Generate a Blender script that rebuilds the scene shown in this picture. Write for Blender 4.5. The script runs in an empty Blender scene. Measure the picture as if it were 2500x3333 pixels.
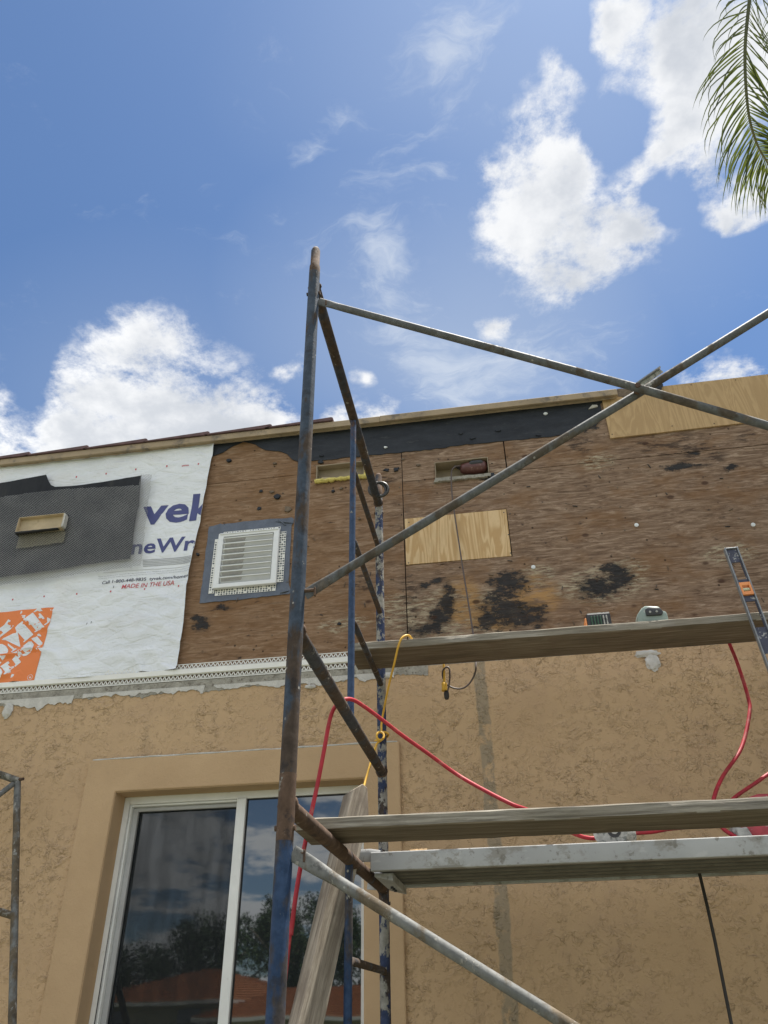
import bpy, bmesh, math, random
from mathutils import Vector, Matrix, noise as mnoise
from mathutils.geometry import tessellate_polygon

random.seed(7)
scene = bpy.context.scene
COL = scene.collection
rad = math.radians

# ------------------------------------------------------------------ camera
FPX, IW, IH = 2500.0, 2500.0, 3333.0
CAM = Vector((0.0, 0.0, 1.55))
PITCH, ROLL, YAW = rad(33.3), rad(-1.0), rad(8.4)
_f = Vector((0, math.cos(PITCH), math.sin(PITCH)))
_u = Vector((0, -math.sin(PITCH), math.cos(PITCH)))
_r = Vector((1, 0, 0))
_r2 = _r * math.cos(ROLL) + _u * math.sin(ROLL)
_u2 = -_r * math.sin(ROLL) + _u * math.cos(ROLL)
_Z = Matrix.Rotation(YAW, 3, 'Z')
CR, CU, CF = _Z @ _r2, _Z @ _u2, _Z @ _f
cam_data = bpy.data.cameras.new('camera')
cam = bpy.data.objects.new('camera', cam_data)
COL.objects.link(cam)
cam.matrix_world = Matrix((
    (CR.x, CU.x, -CF.x, CAM.x), (CR.y, CU.y, -CF.y, CAM.y), (CR.z, CU.z, -CF.z, CAM.z), (0, 0, 0, 1)))
cam_data.sensor_fit = 'HORIZONTAL'
cam_data.sensor_width = 36.0
cam_data.lens = 36.0 * FPX / IW
cam_data.clip_start = 0.05
cam_data.clip_end = 2000
scene.camera = cam


def ray(px, py):
    return CR * ((px - IW / 2) / FPX) - CU * ((py - IH / 2) / FPX) + CF


def W(px, py, Y):
    """the point of the place that stands Y metres out from the camera"""
    d = ray(px, py)
    return CAM + d * ((Y - CAM.y) / d.y)


def WZ(px, py, Z):
    d = ray(px, py)
    return CAM + d * ((Z - CAM.z) / d.z)


def WD(px, py, depth):
    return CAM + ray(px, py) * depth


# ------------------------------------------------------------------ view + light
scene.view_settings.view_transform = 'Standard'
scene.view_settings.look = 'None'
scene.view_settings.gamma = 1.0
scene.view_settings.use_curve_mapping = False
scene.view_settings.exposure = 1.12
scene.render.engine = 'CYCLES'
scene.cycles.max_bounces = 6
scene.cycles.transparent_max_bounces = 12
scene.cycles.use_denoising = True

TO_SUN = Vector((0.20, 0.13, 0.97)).normalized()
sun_el = math.asin(TO_SUN.z)
sun_az = math.atan2(TO_SUN.x, TO_SUN.y)
sl = bpy.data.lights.new('sun', 'SUN')
sl.energy = 5.0
sl.angle = rad(0.55)
sl.color = (1.0, 0.95, 0.87)
sun = bpy.data.objects.new('sun', sl)
COL.objects.link(sun)
sun.location = (3, 2, 30)
sun.rotation_euler = TO_SUN.to_track_quat('Z', 'Y').to_euler()

world = bpy.data.worlds.new('World')
scene.world = world
world.use_nodes = True


class NT:
    """small helper that writes node trees"""
    def __init__(s, tree):
        s.t = tree
        tree.nodes.clear()

    def new(s, typ, **kw):
        n = s.t.nodes.new(typ)
        for k, v in kw.items():
            setattr(n, k, v)
        return n

    def put(s, sock, v):
        if hasattr(v, 'is_output'):
            s.t.links.new(v, sock)
        elif v is not None:
            if isinstance(v, (tuple, list)) and len(v) == 3 and len(sock.default_value) == 4:
                v = (*v, 1.0)
            sock.default_value = v

    def math(s, op, a, b=None, c=None, clamp=False):
        n = s.new('ShaderNodeMath', operation=op, use_clamp=clamp)
        for i, v in enumerate((a, b, c)):
            if v is not None:
                s.put(n.inputs[i], v)
        return n.outputs[0]

    def vmath(s, op, a, b=None):
        n = s.new('ShaderNodeVectorMath', operation=op)
        s.put(n.inputs[0], a)
        if b is not None:
            s.put(n.inputs[3 if op == 'SCALE' else 1], b)
        return n.outputs['Value'] if op in ('LENGTH', 'DOT_PRODUCT', 'DISTANCE') else n.outputs[0]

    def pos(s):
        return s.new('ShaderNodeNewGeometry').outputs['Position']

    def mapping(s, v, loc=(0, 0, 0), rot=(0, 0, 0), scale=(1, 1, 1), typ='POINT'):
        n = s.new('ShaderNodeMapping', vector_type=typ)
        s.put(n.inputs[0], v)
        n.inputs['Location'].default_value = loc
        n.inputs['Rotation'].default_value = rot
        n.inputs['Scale'].default_value = scale
        return n.outputs[0]

    def noise(s, v, scale, detail=4, rough=0.55, dist=0.0, col=False):
        n = s.new('ShaderNodeTexNoise')
        s.put(n.inputs['Vector'], v)
        n.inputs['Scale'].default_value = scale
        n.inputs['Detail'].default_value = detail
        n.inputs['Roughness'].default_value = rough
        n.inputs['Distortion'].default_value = dist
        return n.outputs['Color' if col else 'Fac']

    def voro(s, v, scale, feature='F1', out='Distance', rnd=1.0):
        n = s.new('ShaderNodeTexVoronoi', feature=feature)
        s.put(n.inputs['Vector'], v)
        n.inputs['Scale'].default_value = scale
        n.inputs['Randomness'].default_value = rnd
        return n.outputs[out]

    def step(s, v, lo, hi, a=0.0, b=1.0):
        n = s.new('ShaderNodeMapRange', interpolation_type='SMOOTHSTEP')
        s.put(n.inputs['Value'], v)
        n.inputs['From Min'].default_value = lo
        n.inputs['From Max'].default_value = hi
        n.inputs['To Min'].default_value = a
        n.inputs['To Max'].default_value = b
        return n.outputs[0]

    def ramp(s, v, stops):
        n = s.new('ShaderNodeValToRGB')
        s.put(n.inputs[0], v)
        e = n.color_ramp.elements
        while len(e) < len(stops):
            e.new(0.5)
        for el, (p, c) in zip(e, stops):
            el.position = p
            el.color = (*c, 1)
        return n.outputs[0]

    def mix(s, f, a, b, blend='MIX'):
        n = s.new('ShaderNodeMix', data_type='RGBA', blend_type=blend)
        s.put(n.inputs[0], f)
        s.put(n.inputs[6], a)
        s.put(n.inputs[7], b)
        return n.outputs[2]

    def bump(s, h, strength, dist, prev=None):
        n = s.new('ShaderNodeBump')
        n.inputs['Strength'].default_value = strength
        n.inputs['Distance'].default_value = dist
        s.put(n.inputs['Height'], h)
        if prev is not None:
            s.put(n.inputs['Normal'], prev)
        return n.outputs[0]

    def sep(s, v):
        n = s.new('ShaderNodeSeparateXYZ')
        s.put(n.inputs[0], v)
        return n.outputs

    def comb(s, x, y, z):
        n = s.new('ShaderNodeCombineXYZ')
        for i, v in enumerate((x, y, z)):
            s.put(n.inputs[i], v)
        return n.outputs[0]

    def surf(s, color, rough=0.8, normal=None, metallic=0.0, spec=0.5, **kw):
        n = s.new('ShaderNodeBsdfPrincipled')
        s.put(n.inputs['Base Color'], color)
        s.put(n.inputs['Roughness'], rough)
        s.put(n.inputs['Metallic'], metallic)
        s.put(n.inputs['Specular IOR Level'], spec)
        for k, v in kw.items():
            s.put(n.inputs[k], v)
        if normal is not None:
            s.put(n.inputs['Normal'], normal)
        o = s.new('ShaderNodeOutputMaterial')
        s.t.links.new(n.outputs[0], o.inputs[0])
        return n


def build_world():
    n = NT(world.node_tree)
    sky = n.new('ShaderNodeTexSky', sky_type='NISHITA')
    sky.sun_disc = False
    sky.sun_elevation = sun_el
    sky.sun_rotation = sun_az
    sky.altitude = 0
    sky.air_density = 1.0
    sky.dust_density = 0.6
    sky.ozone_density = 1.6
    d = n.vmath('NORMALIZE', n.new('ShaderNodeTexCoord').outputs['Generated'])
    x, y, z = n.sep(d)
    zz = n.math('ADD', n.math('MAXIMUM', z, 0.0), 0.12)
    p = n.comb(n.math('DIVIDE', x, zz), n.math('DIVIDE', y, zz), 0.0)   # cloud layer seen from below
    # domain warp keeps the outlines ragged
    wv = n.vmath('SUBTRACT', n.noise(p, 5.0, 4, 0.62, col=True), (0.5, 0.5, 0.5))
    pw = n.vmath('ADD', p, n.vmath('SCALE', wv, 0.15))

    def pl(px, py):
        v = ray(px, py)
        v = v.normalized()
        return Vector((v.x / (v.z + .12), v.y / (v.z + .12)))

    def blob(cx, cy, rx, ry, ang=0.0):
        k = 1.507
        c = pl(cx * k, cy * k)
        ca, sa = math.cos(rad(ang)), math.sin(rad(ang))
        e = 4.0
        jx = (pl(cx * k + e, cy * k) - c) / e
        jy = (pl(cx * k, cy * k + e) - c) / e
        a = (jx * ca + jy * sa) * rx * k
        b = (jx * -sa + jy * ca) * ry * k
        # ellipse with half axes a, b -> rotation + scale
        m00, m01, m10, m11 = a.x, b.x, a.y, b.y
        A = m00 * m00 + m01 * m01
        B = m00 * m10 + m01 * m11
        D = m10 * m10 + m11 * m11
        th = 0.5 * math.atan2(2 * B, A - D)
        l1 = math.sqrt(max(1e-9, A * math.cos(th) ** 2 + 2 * B * math.sin(th) * math.cos(th) + D * math.sin(th) ** 2))
        l2 = math.sqrt(max(1e-9, A * math.sin(th) ** 2 - 2 * B * math.sin(th) * math.cos(th) + D * math.cos(th) ** 2))
        return (c.x, c.y), th, (l1, l2)

    def field(items, vec):
        acc = None
        for (c, th, sc, amp) in items:
            m = n.mapping(vec, (c[0], c[1], 0), (0, 0, th), (sc[0], sc[1], 1.0), 'TEXTURE')
            g = n.new('ShaderNodeTexGradient', gradient_type='SPHERICAL')
            n.t.links.new(m, g.inputs[0])
            acc = n.math('MULTIPLY_ADD', g.outputs['Fac'], amp, acc if acc is not None else 0.0)
        return acc

    cum = []
    for (cx, cy, rx, ry, ang, amp) in [
        # the heap over the left roof edge
        (330, 900, 330, 190, 8, 1.5), (300, 730, 170, 80, -6, 1.0), (150, 920, 150, 150, 0, .7), (560, 950, 140, 110, 20, .9),
        (-40, 970, 150, 130, 0, 1.4), (180, 990, 200, 90, 0, .9), (470, 990, 200, 90, 0, .9),
        # the one in the middle right, with its torn upper neck
        (1245, 485, 225, 150, 4, 1.4), (1215, 375, 150, 95, -10, .95), (1165, 275, 95, 110, 25, .85), (1195, 175, 62, 62, 0, .7),
        (1095, 495, 105, 95, 0, .85), (1200, 600, 140, 95, 0, .95), (1385, 510, 110, 120, 0, .85), (1080, 370, 60, 50, 0, .5),
        # broken heaps in the upper right corner
        (1455, 110, 190, 170, 0, 1.25), (1480, 240, 200, 130, -8, 1.2), (1600, 70, 190, 170, 0, 1.3), (1455, 360, 150, 100, -18, 1.15), (1570, 240, 150, 140, 0, 1.1),
        (1330, 50, 80, 110, 10, .85), (1640, 410, 130, 120, 0, 1.2), (1570, 470, 70, 50, 0, .6), (1320, 200, 60, 40, 0, .5), (1350, 300, 100, 190, 30, -1.5), (1440, 440, 90, 70, 0, -.8), (60, 860, 70, 160, 20, -.9), (1240, 60, 60, 120, 0, -.6), (1560, 560, 120, 70, 0, -.8),
        # small ones
        (1070, 697, 62, 48, 0, .95), (1560, 815, 190, 50, -8, 1.0), (820, 893, 60, 50, 0, .95), (772, 820, 34, 28, 0, .75), (620, 805, 50, 30, -30, .7),
        (735, 905, 60, 46, 0, .8),
    ]:
        c, th, sc = blob(cx, cy, rx, ry, ang)
        cum.append((c, th, sc, amp))
    f = field(cum, pw)
    # denser cumulus over the unseen sky, added to light the wall
    pv = pl(1250, 700)
    away = n.step(n.vmath('DISTANCE', p, (pv.x, pv.y, 0.0)), 0.65, 1.05)
    rest = n.math('MULTIPLY', n.math('SUBTRACT', n.noise(p, 1.5, 3, 0.5), 0.37), 7.0)
    f = n.math('ADD', f, n.math('MULTIPLY', away, n.math('MINIMUM', rest, 1.6)))
    fb = n.noise(p, 9.0, 9, 0.70, 0.15)
    fine = n.noise(n.mapping(p, loc=(7, 3, 1)), 26.0, 5, 0.72)
    amp = n.math('MULTIPLY_ADD', n.math('MINIMUM', f, 0.60), 4.2, 1.1)
    tex = n.math('ADD', n.math('SUBTRACT', fb, 0.5), n.math('MULTIPLY', n.math('SUBTRACT', fine, 0.5), 0.32))
    dens = n.math('ADD', f, n.math('MULTIPLY', tex, amp))
    alpha = n.math('POWER', n.step(dens, 0.10, 1.15), 0.85)
    shade = n.math('ADD', n.math('MULTIPLY', f, .8), n.math('MULTIPLY', n.math('SUBTRACT', n.noise(n.mapping(p, loc=(2, 5, 0)), 5.5, 6, 0.62), 0.5), 4.2))
    core = n.step(shade, 0.30, 1.65)
    # thin high wisps
    wisp = []
    for (cx, cy, rx, ry, ang, amp_) in [(930, 150, 330, 170, -25, .75), (820, 480, 260, 120, -30, .85), (830, 330, 140, 90, -30, .85), (680, 350, 90, 40, -35, .9),
                                       (960, 800, 300, 150, 35, .95), (850, 660, 90, 190, -30, .6), (1000, 70, 300, 110, -20, .65), (470, 415, 90, 24, -30, .7),
                                       (860, 560, 130, 55, 20, .85), (1130, 790, 300, 110, 0, .8), (610, 480, 60, 60, 0, .55), (720, 250, 90, 60, -20, .6), (1250, 740, 260, 90, 0, .5)]:
        c, th, sc = blob(cx, cy, rx, ry, ang)
        wisp.append((c, th, sc, amp_))
    wf = field(wisp, pw)
    wn = n.noise(n.mapping(pw, rot=(0, 0, 0.75), scale=(1, 2.0, 1)), 8.0, 8, 0.66, 0.5)
    wa = n.math('MULTIPLY', n.step(n.math('ADD', wf, n.math('MULTIPLY', n.math('SUBTRACT', wn, 0.5), 3.4)), 0.35, 1.75), 0.72)
    base = n.mix(1.0, sky.outputs[0], (0.79, 0.965, 1.12), 'MULTIPLY')
    # a thin veil of high haze
    veil = []
    for (cx, cy, rx, ry, ang, amp_) in [(1000, 780, 520, 330, 20, .55), (1000, 150, 600, 330, -10, .16), (330, 880, 520, 330, 0, .25), (1300, 500, 420, 380, 0, .22)]:
        c, th, sc = blob(cx, cy, rx, ry, ang)
        veil.append((c, th, sc, amp_))
    vl = n.math('ADD', field(veil, p), n.math('MULTIPLY', away, .18))
    base = n.mix(n.math('MINIMUM', vl, .6), base, (4.6, 5.3, 6.3))
    # clouds away from the sun brightened to light the wall, those under it greyer
    toward = n.step(n.vmath('DOT_PRODUCT', d, (TO_SUN.x * 2.2, TO_SUN.y * 2.2 + .25, .25)), -0.15, 0.45)
    core = n.math('MULTIPLY', core, n.math('MULTIPLY_ADD', toward, .85, .15))
    lit = n.mix(toward, (10.8, 10.8, 10.7), (7.5, 7.6, 7.75))
    cloud = n.mix(core, lit, (4.9, 5.2, 5.7))
    c1 = n.mix(wa, base, (5.4, 5.95, 6.8))
    c2 = n.mix(alpha, c1, cloud)
    # below the horizon the ground hides everything; keep the low sky pale
    bg = n.new('ShaderNodeBackground')
    n.put(bg.inputs['Color'], c2)
    bg.inputs['Strength'].default_value = 0.0585
    o = n.new('ShaderNodeOutputWorld')
    n.t.links.new(bg.outputs[0], o.inputs[0])
    world.cycles.sampling_method = 'MANUAL'
    world.cycles.sample_map_resolution = 512


build_world()

# ------------------------------------------------------------------ materials
MATS = {}


def mat(name):
    def deco(fn):
        m = bpy.data.materials.new(name)
        m.use_nodes = True
        fn(NT(m.node_tree))
        MATS[name] = m
        return fn
    return deco


def simple(name, color, rough=0.7, var=0.12, scale=18, metallic=0.0, bump=0.0, spec=0.5, dirt=None, dirt_lo=.55, dirt_hi=.7):
    m = bpy.data.materials.new(name)
    m.use_nodes = True
    n = NT(m.node_tree)
    p = n.pos()
    f = n.noise(p, scale, 6, 0.62)
    lo = tuple(max(0, c * (1 - var * 1.6)) for c in color)
    hi = tuple(c * (1 + var) for c in color)
    c = n.ramp(f, [(0.3, lo), (0.7, hi)])
    if dirt:
        c = n.mix(n.step(n.noise(p, scale * 1.7, 7, 0.7), dirt_lo, dirt_hi), c, dirt)
    nm = n.bump(n.noise(p, scale * 6, 4), bump, 0.004) if bump else None
    n.surf(c, rough, nm, metallic, spec)
    MATS[name] = m
    return m


CRACK_X = W(1590, 2500, 3.786).x   # old skimmed crack right of the window


@mat('stucco')
def _(n):
    p = n.pos()
    warp = n.vmath('ADD', p, n.vmath('SCALE', n.vmath('SUBTRACT', n.noise(p, 9, 3, 0.6, col=True), (.5, .5, .5)), 0.10))
    big = n.noise(p, 1.3, 4, 0.6)
    # knocked down trowel texture: flat islands with crisp torn edges
    def drag(vec, scale, k, loc):
        """trowel drags: slow rise, then a sharp torn edge"""
        v = n.math('FRACT', n.math('MULTIPLY', n.noise(n.mapping(vec, loc=loc), scale, 3, 0.5, 0.2), k))
        return n.math('MULTIPLY', v, n.step(v, 1.0, 0.90))
    a1 = n.step(n.noise(n.mapping(p, loc=(8, 3, 2)), 16, 4, 0.6), 0.46, 0.63)
    a2 = n.step(n.noise(n.mapping(p, loc=(2, 9, 5)), 24, 4, 0.6), 0.47, 0.61)
    cover = n.step(n.noise(p, 2.6, 3, 0.5), 0.36, 0.60, .38, 1.0)
    h = n.math('ADD', n.math('MULTIPLY', drag(n.mapping(warp, rot=(0, .6, 0), scale=(1, 1, 1.4)), 15, 6, (0, 0, 0)), a1), n.math('MULTIPLY', n.math('MULTIPLY', drag(warp, 27, 5, (3, 1, 7)), a2), 0.6))
    h = n.math('MULTIPLY', h, cover)
    h = n.math('ADD', h, n.math('MULTIPLY', n.noise(p, 160, 3), 0.10))
    nm = n.bump(h, 1.0, 0.0085)
    c = n.ramp(big, [(0.25, (0.465, 0.318, 0.186)), (0.75, (0.545, 0.380, 0.228))])
    c = n.mix(n.step(n.noise(p, 4, 7, .65), 0.45, 0.75, 0, .45), c, (0.41, 0.28, 0.182))
    c = n.mix(n.step(n.noise(n.mapping(p, loc=(5, 0, 2), scale=(3.5, 1, .5)), 2.2, 7, .68), 0.56, 0.72, 0, .28), c, (0.31, 0.225, 0.145))
    # old skimmed crack: a grey vertical smear on the right of the window
    x, y, z = n.sep(p)
    wob = n.math('MULTIPLY', n.math('SUBTRACT', n.noise(p, 7, 4), 0.5), 0.05)
    dx = n.math('ABSOLUTE', n.math('ADD', n.math('SUBTRACT', x, CRACK_X), wob))
    band = n.math('MULTIPLY', n.step(dx, 0.036, 0.026), n.step(n.noise(p, 11, 5, .65), 0.36, 0.48))
    c = n.mix(n.math('MULTIPLY', band, 0.70), c, (0.25, 0.22, 0.165))
    c = n.mix(n.math('MULTIPLY', n.step(n.noise(p, 60, 3), 0.62, 0.72), 0.12), c, (0.30, 0.21, 0.13))
    n.surf(c, 0.92, nm, spec=0.2)


@mat('smooth_stucco')
def _(n):
    p = n.pos()
    c = n.ramp(n.noise(p, 2.5, 6, 0.6), [(0.3, (0.455, 0.313, 0.184)), (0.7, (0.535, 0.372, 0.222))])
    c = n.mix(n.step(n.noise(p, 22, 5), 0.62, 0.8, 0, .35), c, (0.36, 0.26, 0.17))
    nm = n.bump(n.noise(p, 110, 5, 0.7), 0.8, 0.003, n.bump(n.noise(p, 10, 5, .6), .6, .008))
    n.surf(c, 0.9, nm, spec=0.2)


def blot(n, p, items, warp_amp=0.12, warp_scale=6.0):
    """irregular stains at given places: items (x, z, rx, rz)"""
    w = n.vmath('ADD', p, n.vmath('SCALE', n.vmath('SUBTRACT', n.noise(p, warp_scale, 5, 0.65, col=True), (.5, .5, .5)), warp_amp))
    acc = 0.0
    for (x, z, rx, rz) in items:
        m = n.mapping(w, (x, 0, z), (0, 0, 0), (rx, 1000.0, rz), 'TEXTURE')
        g = n.new('ShaderNodeTexGradient', gradient_type='SPHERICAL')
        n.t.links.new(m, g.inputs[0])
        acc = n.math('MAXIMUM', g.outputs['Fac'], acc)
    return acc


def px_blots(lst, Y=3.8):
    out = []
    for (x, y, rx, ry) in lst:
        p = W(x, y, Y)
        out.append((p.x, p.z, rx * 0.00165, ry * 0.0020))
    return out


@mat('old_plywood')
def _(n):
    p = n.pos()
    big = n.noise(p, 1.6, 5, 0.62)
    gr = n.noise(n.mapping(p, rot=(0, 0.02, 0), scale=(1.5, 1, 11)), 4.0, 11, 0.74, 1.6)
    gr2 = n.noise(n.mapping(p, scale=(2.0, 1, 40)), 3.5, 6, 0.65, .4)
    c = n.ramp(gr, [(0.30, (0.085, 0.054, 0.037)), (0.44, (0.175, 0.112, 0.074)), (0.54, (0.275, 0.188, 0.130)), (0.69, (0.44, 0.335, 0.25))])
    warm = n.mix(0.50, c, (0.25, 0.128, 0.050))
    x, y, z = n.sep(p)
    # left sheet is more orange brown, right one weathered and greyer
    leftness = n.step(n.math('ADD', x, n.math('MULTIPLY', n.math('SUBTRACT', big, .5), .8)), -0.2, -1.1)
    c = n.mix(n.math('MULTIPLY', leftness, 0.75), c, warm)
    c = n.mix(n.step(n.noise(n.mapping(p, loc=(5, 2, 1), scale=(1, 1, 2)), 2.4, 6, 0.65), 0.46, 0.66, 0, .60), c, (0.195, 0.100, 0.043))
    pale = n.step(n.noise(n.mapping(p, loc=(1, 5, 3), scale=(1, 1, 4.5)), 4.2, 8, 0.7), 0.57, 0.72)
    c = n.mix(n.math('MULTIPLY', pale, 0.45), c, (0.43, 0.33, 0.235))
    c = n.mix(n.step(n.noise(n.mapping(p, loc=(9, 1, 1), scale=(1, 1, 3)), 3.3, 8, 0.7), 0.56, 0.74, 0, .45), c, (0.085, 0.050, 0.032))
    # scraped, torn pale veneer around the rotten foot
    torn = blot(n, p, px_blots([(1480, 2000, 300, 110), (1960, 1900, 200, 80), (2010, 1860, 130, 50), (1290, 1990, 90, 80), (1120, 2030, 130, 30), (1950, 1500, 90, 40), (2380, 1800, 120, 40), (1750, 1870, 80, 50)]))
    tn = n.math('MULTIPLY', n.step(torn, 0.10, 0.50), n.step(n.noise(n.mapping(p, scale=(2, 1, 9)), 9, 8, 0.72), 0.44, 0.60))
    c = n.mix(n.math('MULTIPLY', tn, 0.85), c, (0.50, 0.42, 0.30))
    orange = blot(n, p, px_blots([(1500, 1960, 90, 100), (1740, 1940, 110, 80), (1610, 2000, 160, 60)]))
    c = n.mix(n.math('MULTIPLY', n.math('MULTIPLY', n.step(orange, 0.05, 0.6), n.step(n.noise(n.mapping(p, scale=(1, 1, 4)), 9, 8, .7), .34, .56)), 0.85), c, (0.42, 0.24, 0.095))
    stain = blot(n, p, px_blots([(2150, 1440, 170, 60), (2290, 1490, 110, 50), (2230, 1460, 150, 50), (2450, 1420, 80, 40), (1880, 1440, 90, 60), (1330, 1950, 60, 120), (1180, 1900, 60, 50), (1270, 1560, 60, 30)]))
    sm = n.math('MULTIPLY', n.step(stain, 0.0, 0.6), n.step(n.noise(n.mapping(p, scale=(1, 1, 4.0)), 9, 9, 0.74), 0.46, 0.60))
    c = n.mix(n.math('MULTIPLY', sm, 0.85), c, (0.045, 0.030, 0.024))
    # black rot and tar rests
    rot = blot(n, p, px_blots([(1640, 1985, 115, 85), (1650, 1900, 95, 55), (1700, 2010, 110, 55), (1600, 2020, 90, 45), (1458, 1960, 38, 90), (1430, 2010, 52, 50), (1420, 1890, 40, 16),
                               (1945, 1910, 95, 60), (2010, 1880, 75, 45), (1990, 1850, 45, 26), (1385, 2050, 90, 28), (1380, 1905, 22, 16),
                               (660, 2030, 40, 32), (640, 2010, 22, 20), (725, 1978, 50, 13), (2220, 1520, 100, 14), (2380, 1520, 40, 20), (2260, 1475, 30, 12),
                               (1590, 1555, 60, 14), (1910, 1385, 70, 38)]), 0.10, 9)
    rn = n.math('ADD', rot, n.math('MULTIPLY', n.math('SUBTRACT', n.noise(n.mapping(p, scale=(1.2, 1, 2.6)), 11, 10, 0.82), 0.5), 3.6))
    rm = n.step(rn, 0.34, 0.60, 0, .92)
    halo = n.math('MULTIPLY', n.step(rot, 0.0, 0.55), n.step(n.noise(n.mapping(p, loc=(3, 3, 3), scale=(1, 1, 3)), 8, 9, .74), .34, .60))
    c = n.mix(n.math('MULTIPLY', halo, .72), c, (0.060, 0.044, 0.034))
    rc = n.ramp(n.noise(n.mapping(p, scale=(1, 1, 4)), 22, 6, 0.7), [(0.3, (0.010, 0.011, 0.014)), (0.62, (0.035, 0.037, 0.042)), (0.75, (0.16, 0.13, 0.09))])
    c = n.mix(rm, c, rc)
    # knots and nail holes
    kv = n.voro(n.mapping(p, scale=(1, 0.2, 1.6)), 4.2)
    c = n.mix(n.step(kv, 0.115, 0.055, 0, .8), c, (0.055, 0.026, 0.017))
    nv = n.voro(n.mapping(p, loc=(2, 0, 3), scale=(1, 0.1, 1)), 11)
    c = n.mix(n.step(nv, 0.085, 0.05, 0, .85), c, (0.03, 0.017, 0.012))
    c = n.mix(n.step(gr2, 0.54, 0.70, 0, .6), c, (0.07, 0.042, 0.028))
    h = n.math('ADD', n.math('MULTIPLY', gr, 0.5), n.math('ADD', n.math('MULTIPLY', gr2, 0.35), n.math('MULTIPLY', tn, 0.6)))
    nm = n.bump(n.math('ADD', h, n.math('MULTIPLY', rm, 0.5)), 0.7, 0.006)
    n.surf(c, 0.85, nm, spec=0.25)


def fresh_ply(name, vertical, base=(0.62, 0.44, 0.245), dark=(0.47, 0.30, 0.145)):
    m = bpy.data.materials.new(name)
    m.use_nodes = True
    n = NT(m.node_tree)
    p = n.pos()
    sc = (7, 1, 0.8) if vertical else (1.6, 1, 4)
    w = n.noise(n.mapping(p, scale=sc), 1.7, 4, 0.5, 1.1)
    rings = n.math('FRACT', n.math('MULTIPLY', w, 7.0))
    r2 = n.math('MULTIPLY', n.step(rings, 0.0, 0.6), n.step(rings, 1.0, 0.75))
    c = n.mix(n.math('MULTIPLY', r2, 0.8), base, dark)
    c = n.mix(n.step(n.noise(p, 4, 6, .65), 0.5, 0.75, 0, .45), c, tuple(x * .78 for x in base))
    f = n.noise(n.mapping(p, scale=(40, 1, 3) if vertical else (3, 1, 40)), 6, 4)
    c = n.mix(n.step(f, 0.55, 0.75, 0, .25), c, tuple(x * .72 for x in dark))
    kv = n.voro(n.mapping(p, loc=(.3, 0, .2), scale=(1, 0.1, .8)), 5.5)
    c = n.mix(n.step(kv, 0.06, 0.03, 0, .7), c, (0.22, 0.10, 0.045))
    n.surf(c, 0.75, n.bump(f, .3, .002), spec=0.25)
    MATS[name] = m


fresh_ply('fresh_plywood', True, (0.66, 0.48, 0.275), (0.46, 0.285, 0.125))
fresh_ply('fresh_plywood_dull', True, (0.50, 0.345, 0.185), (0.40, 0.265, 0.135))


@mat('weathered_wood')
def _(n):
    p = n.pos()
    g = n.noise(n.mapping(p, scale=(1.1, 14, 26)), 3.2, 9, 0.7, 0.5)
    g2 = n.noise(n.mapping(p, scale=(2.2, 40, 85)), 3.0, 5, 0.65)
    c = n.ramp(g, [(0.30, (0.10, 0.089, 0.073)), (0.5, (0.25, 0.228, 0.19)), (0.70, (0.42, 0.39, 0.335))])
    c = n.mix(n.step(g2, 0.55, 0.72, 0, .6), c, (0.085, 0.062, 0.042))
    c = n.mix(n.step(n.noise(p, 2.2, 5), 0.48, 0.68, 0, .5), c, (0.18, 0.15, 0.11))
    c = n.mix(n.step(n.noise(p, 14, 7, .7), 0.62, 0.72, 0, .5), c, (0.34, 0.32, 0.28))
    nm = n.bump(n.math('ADD', g, n.math('MULTIPLY', g2, .7)), 0.6, 0.004)
    n.surf(c, 0.88, nm, spec=0.2)


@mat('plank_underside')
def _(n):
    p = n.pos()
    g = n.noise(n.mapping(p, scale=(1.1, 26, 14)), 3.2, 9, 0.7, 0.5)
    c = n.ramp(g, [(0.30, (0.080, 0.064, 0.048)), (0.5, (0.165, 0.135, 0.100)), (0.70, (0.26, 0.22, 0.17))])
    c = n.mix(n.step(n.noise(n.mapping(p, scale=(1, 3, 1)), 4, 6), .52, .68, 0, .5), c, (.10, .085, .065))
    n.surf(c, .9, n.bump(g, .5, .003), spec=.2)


@mat('weathered_board')
def _(n):
    p = n.pos()
    q = n.mapping(p, rot=(0.22, -0.19, 0))
    g = n.noise(n.mapping(q, scale=(26, 14, 1.2)), 3.0, 9, 0.7, 0.4)
    g2 = n.noise(n.mapping(q, scale=(70, 40, 2.2)), 3.0, 5, 0.65)
    c = n.ramp(g, [(0.28, (0.12, 0.100, 0.080)), (0.5, (0.26, 0.222, 0.178)), (0.72, (0.43, 0.385, 0.32))])
    c = n.mix(n.step(g2, 0.55, 0.72, 0, .55), c, (0.09, 0.062, 0.042))
    c = n.mix(n.step(n.noise(p, 7, 6), 0.52, 0.68, 0, .5), c, (0.13, 0.10, 0.08))
    n.surf(c, 0.9, n.bump(n.math('ADD', g, g2), .7, .004), spec=.2)


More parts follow.
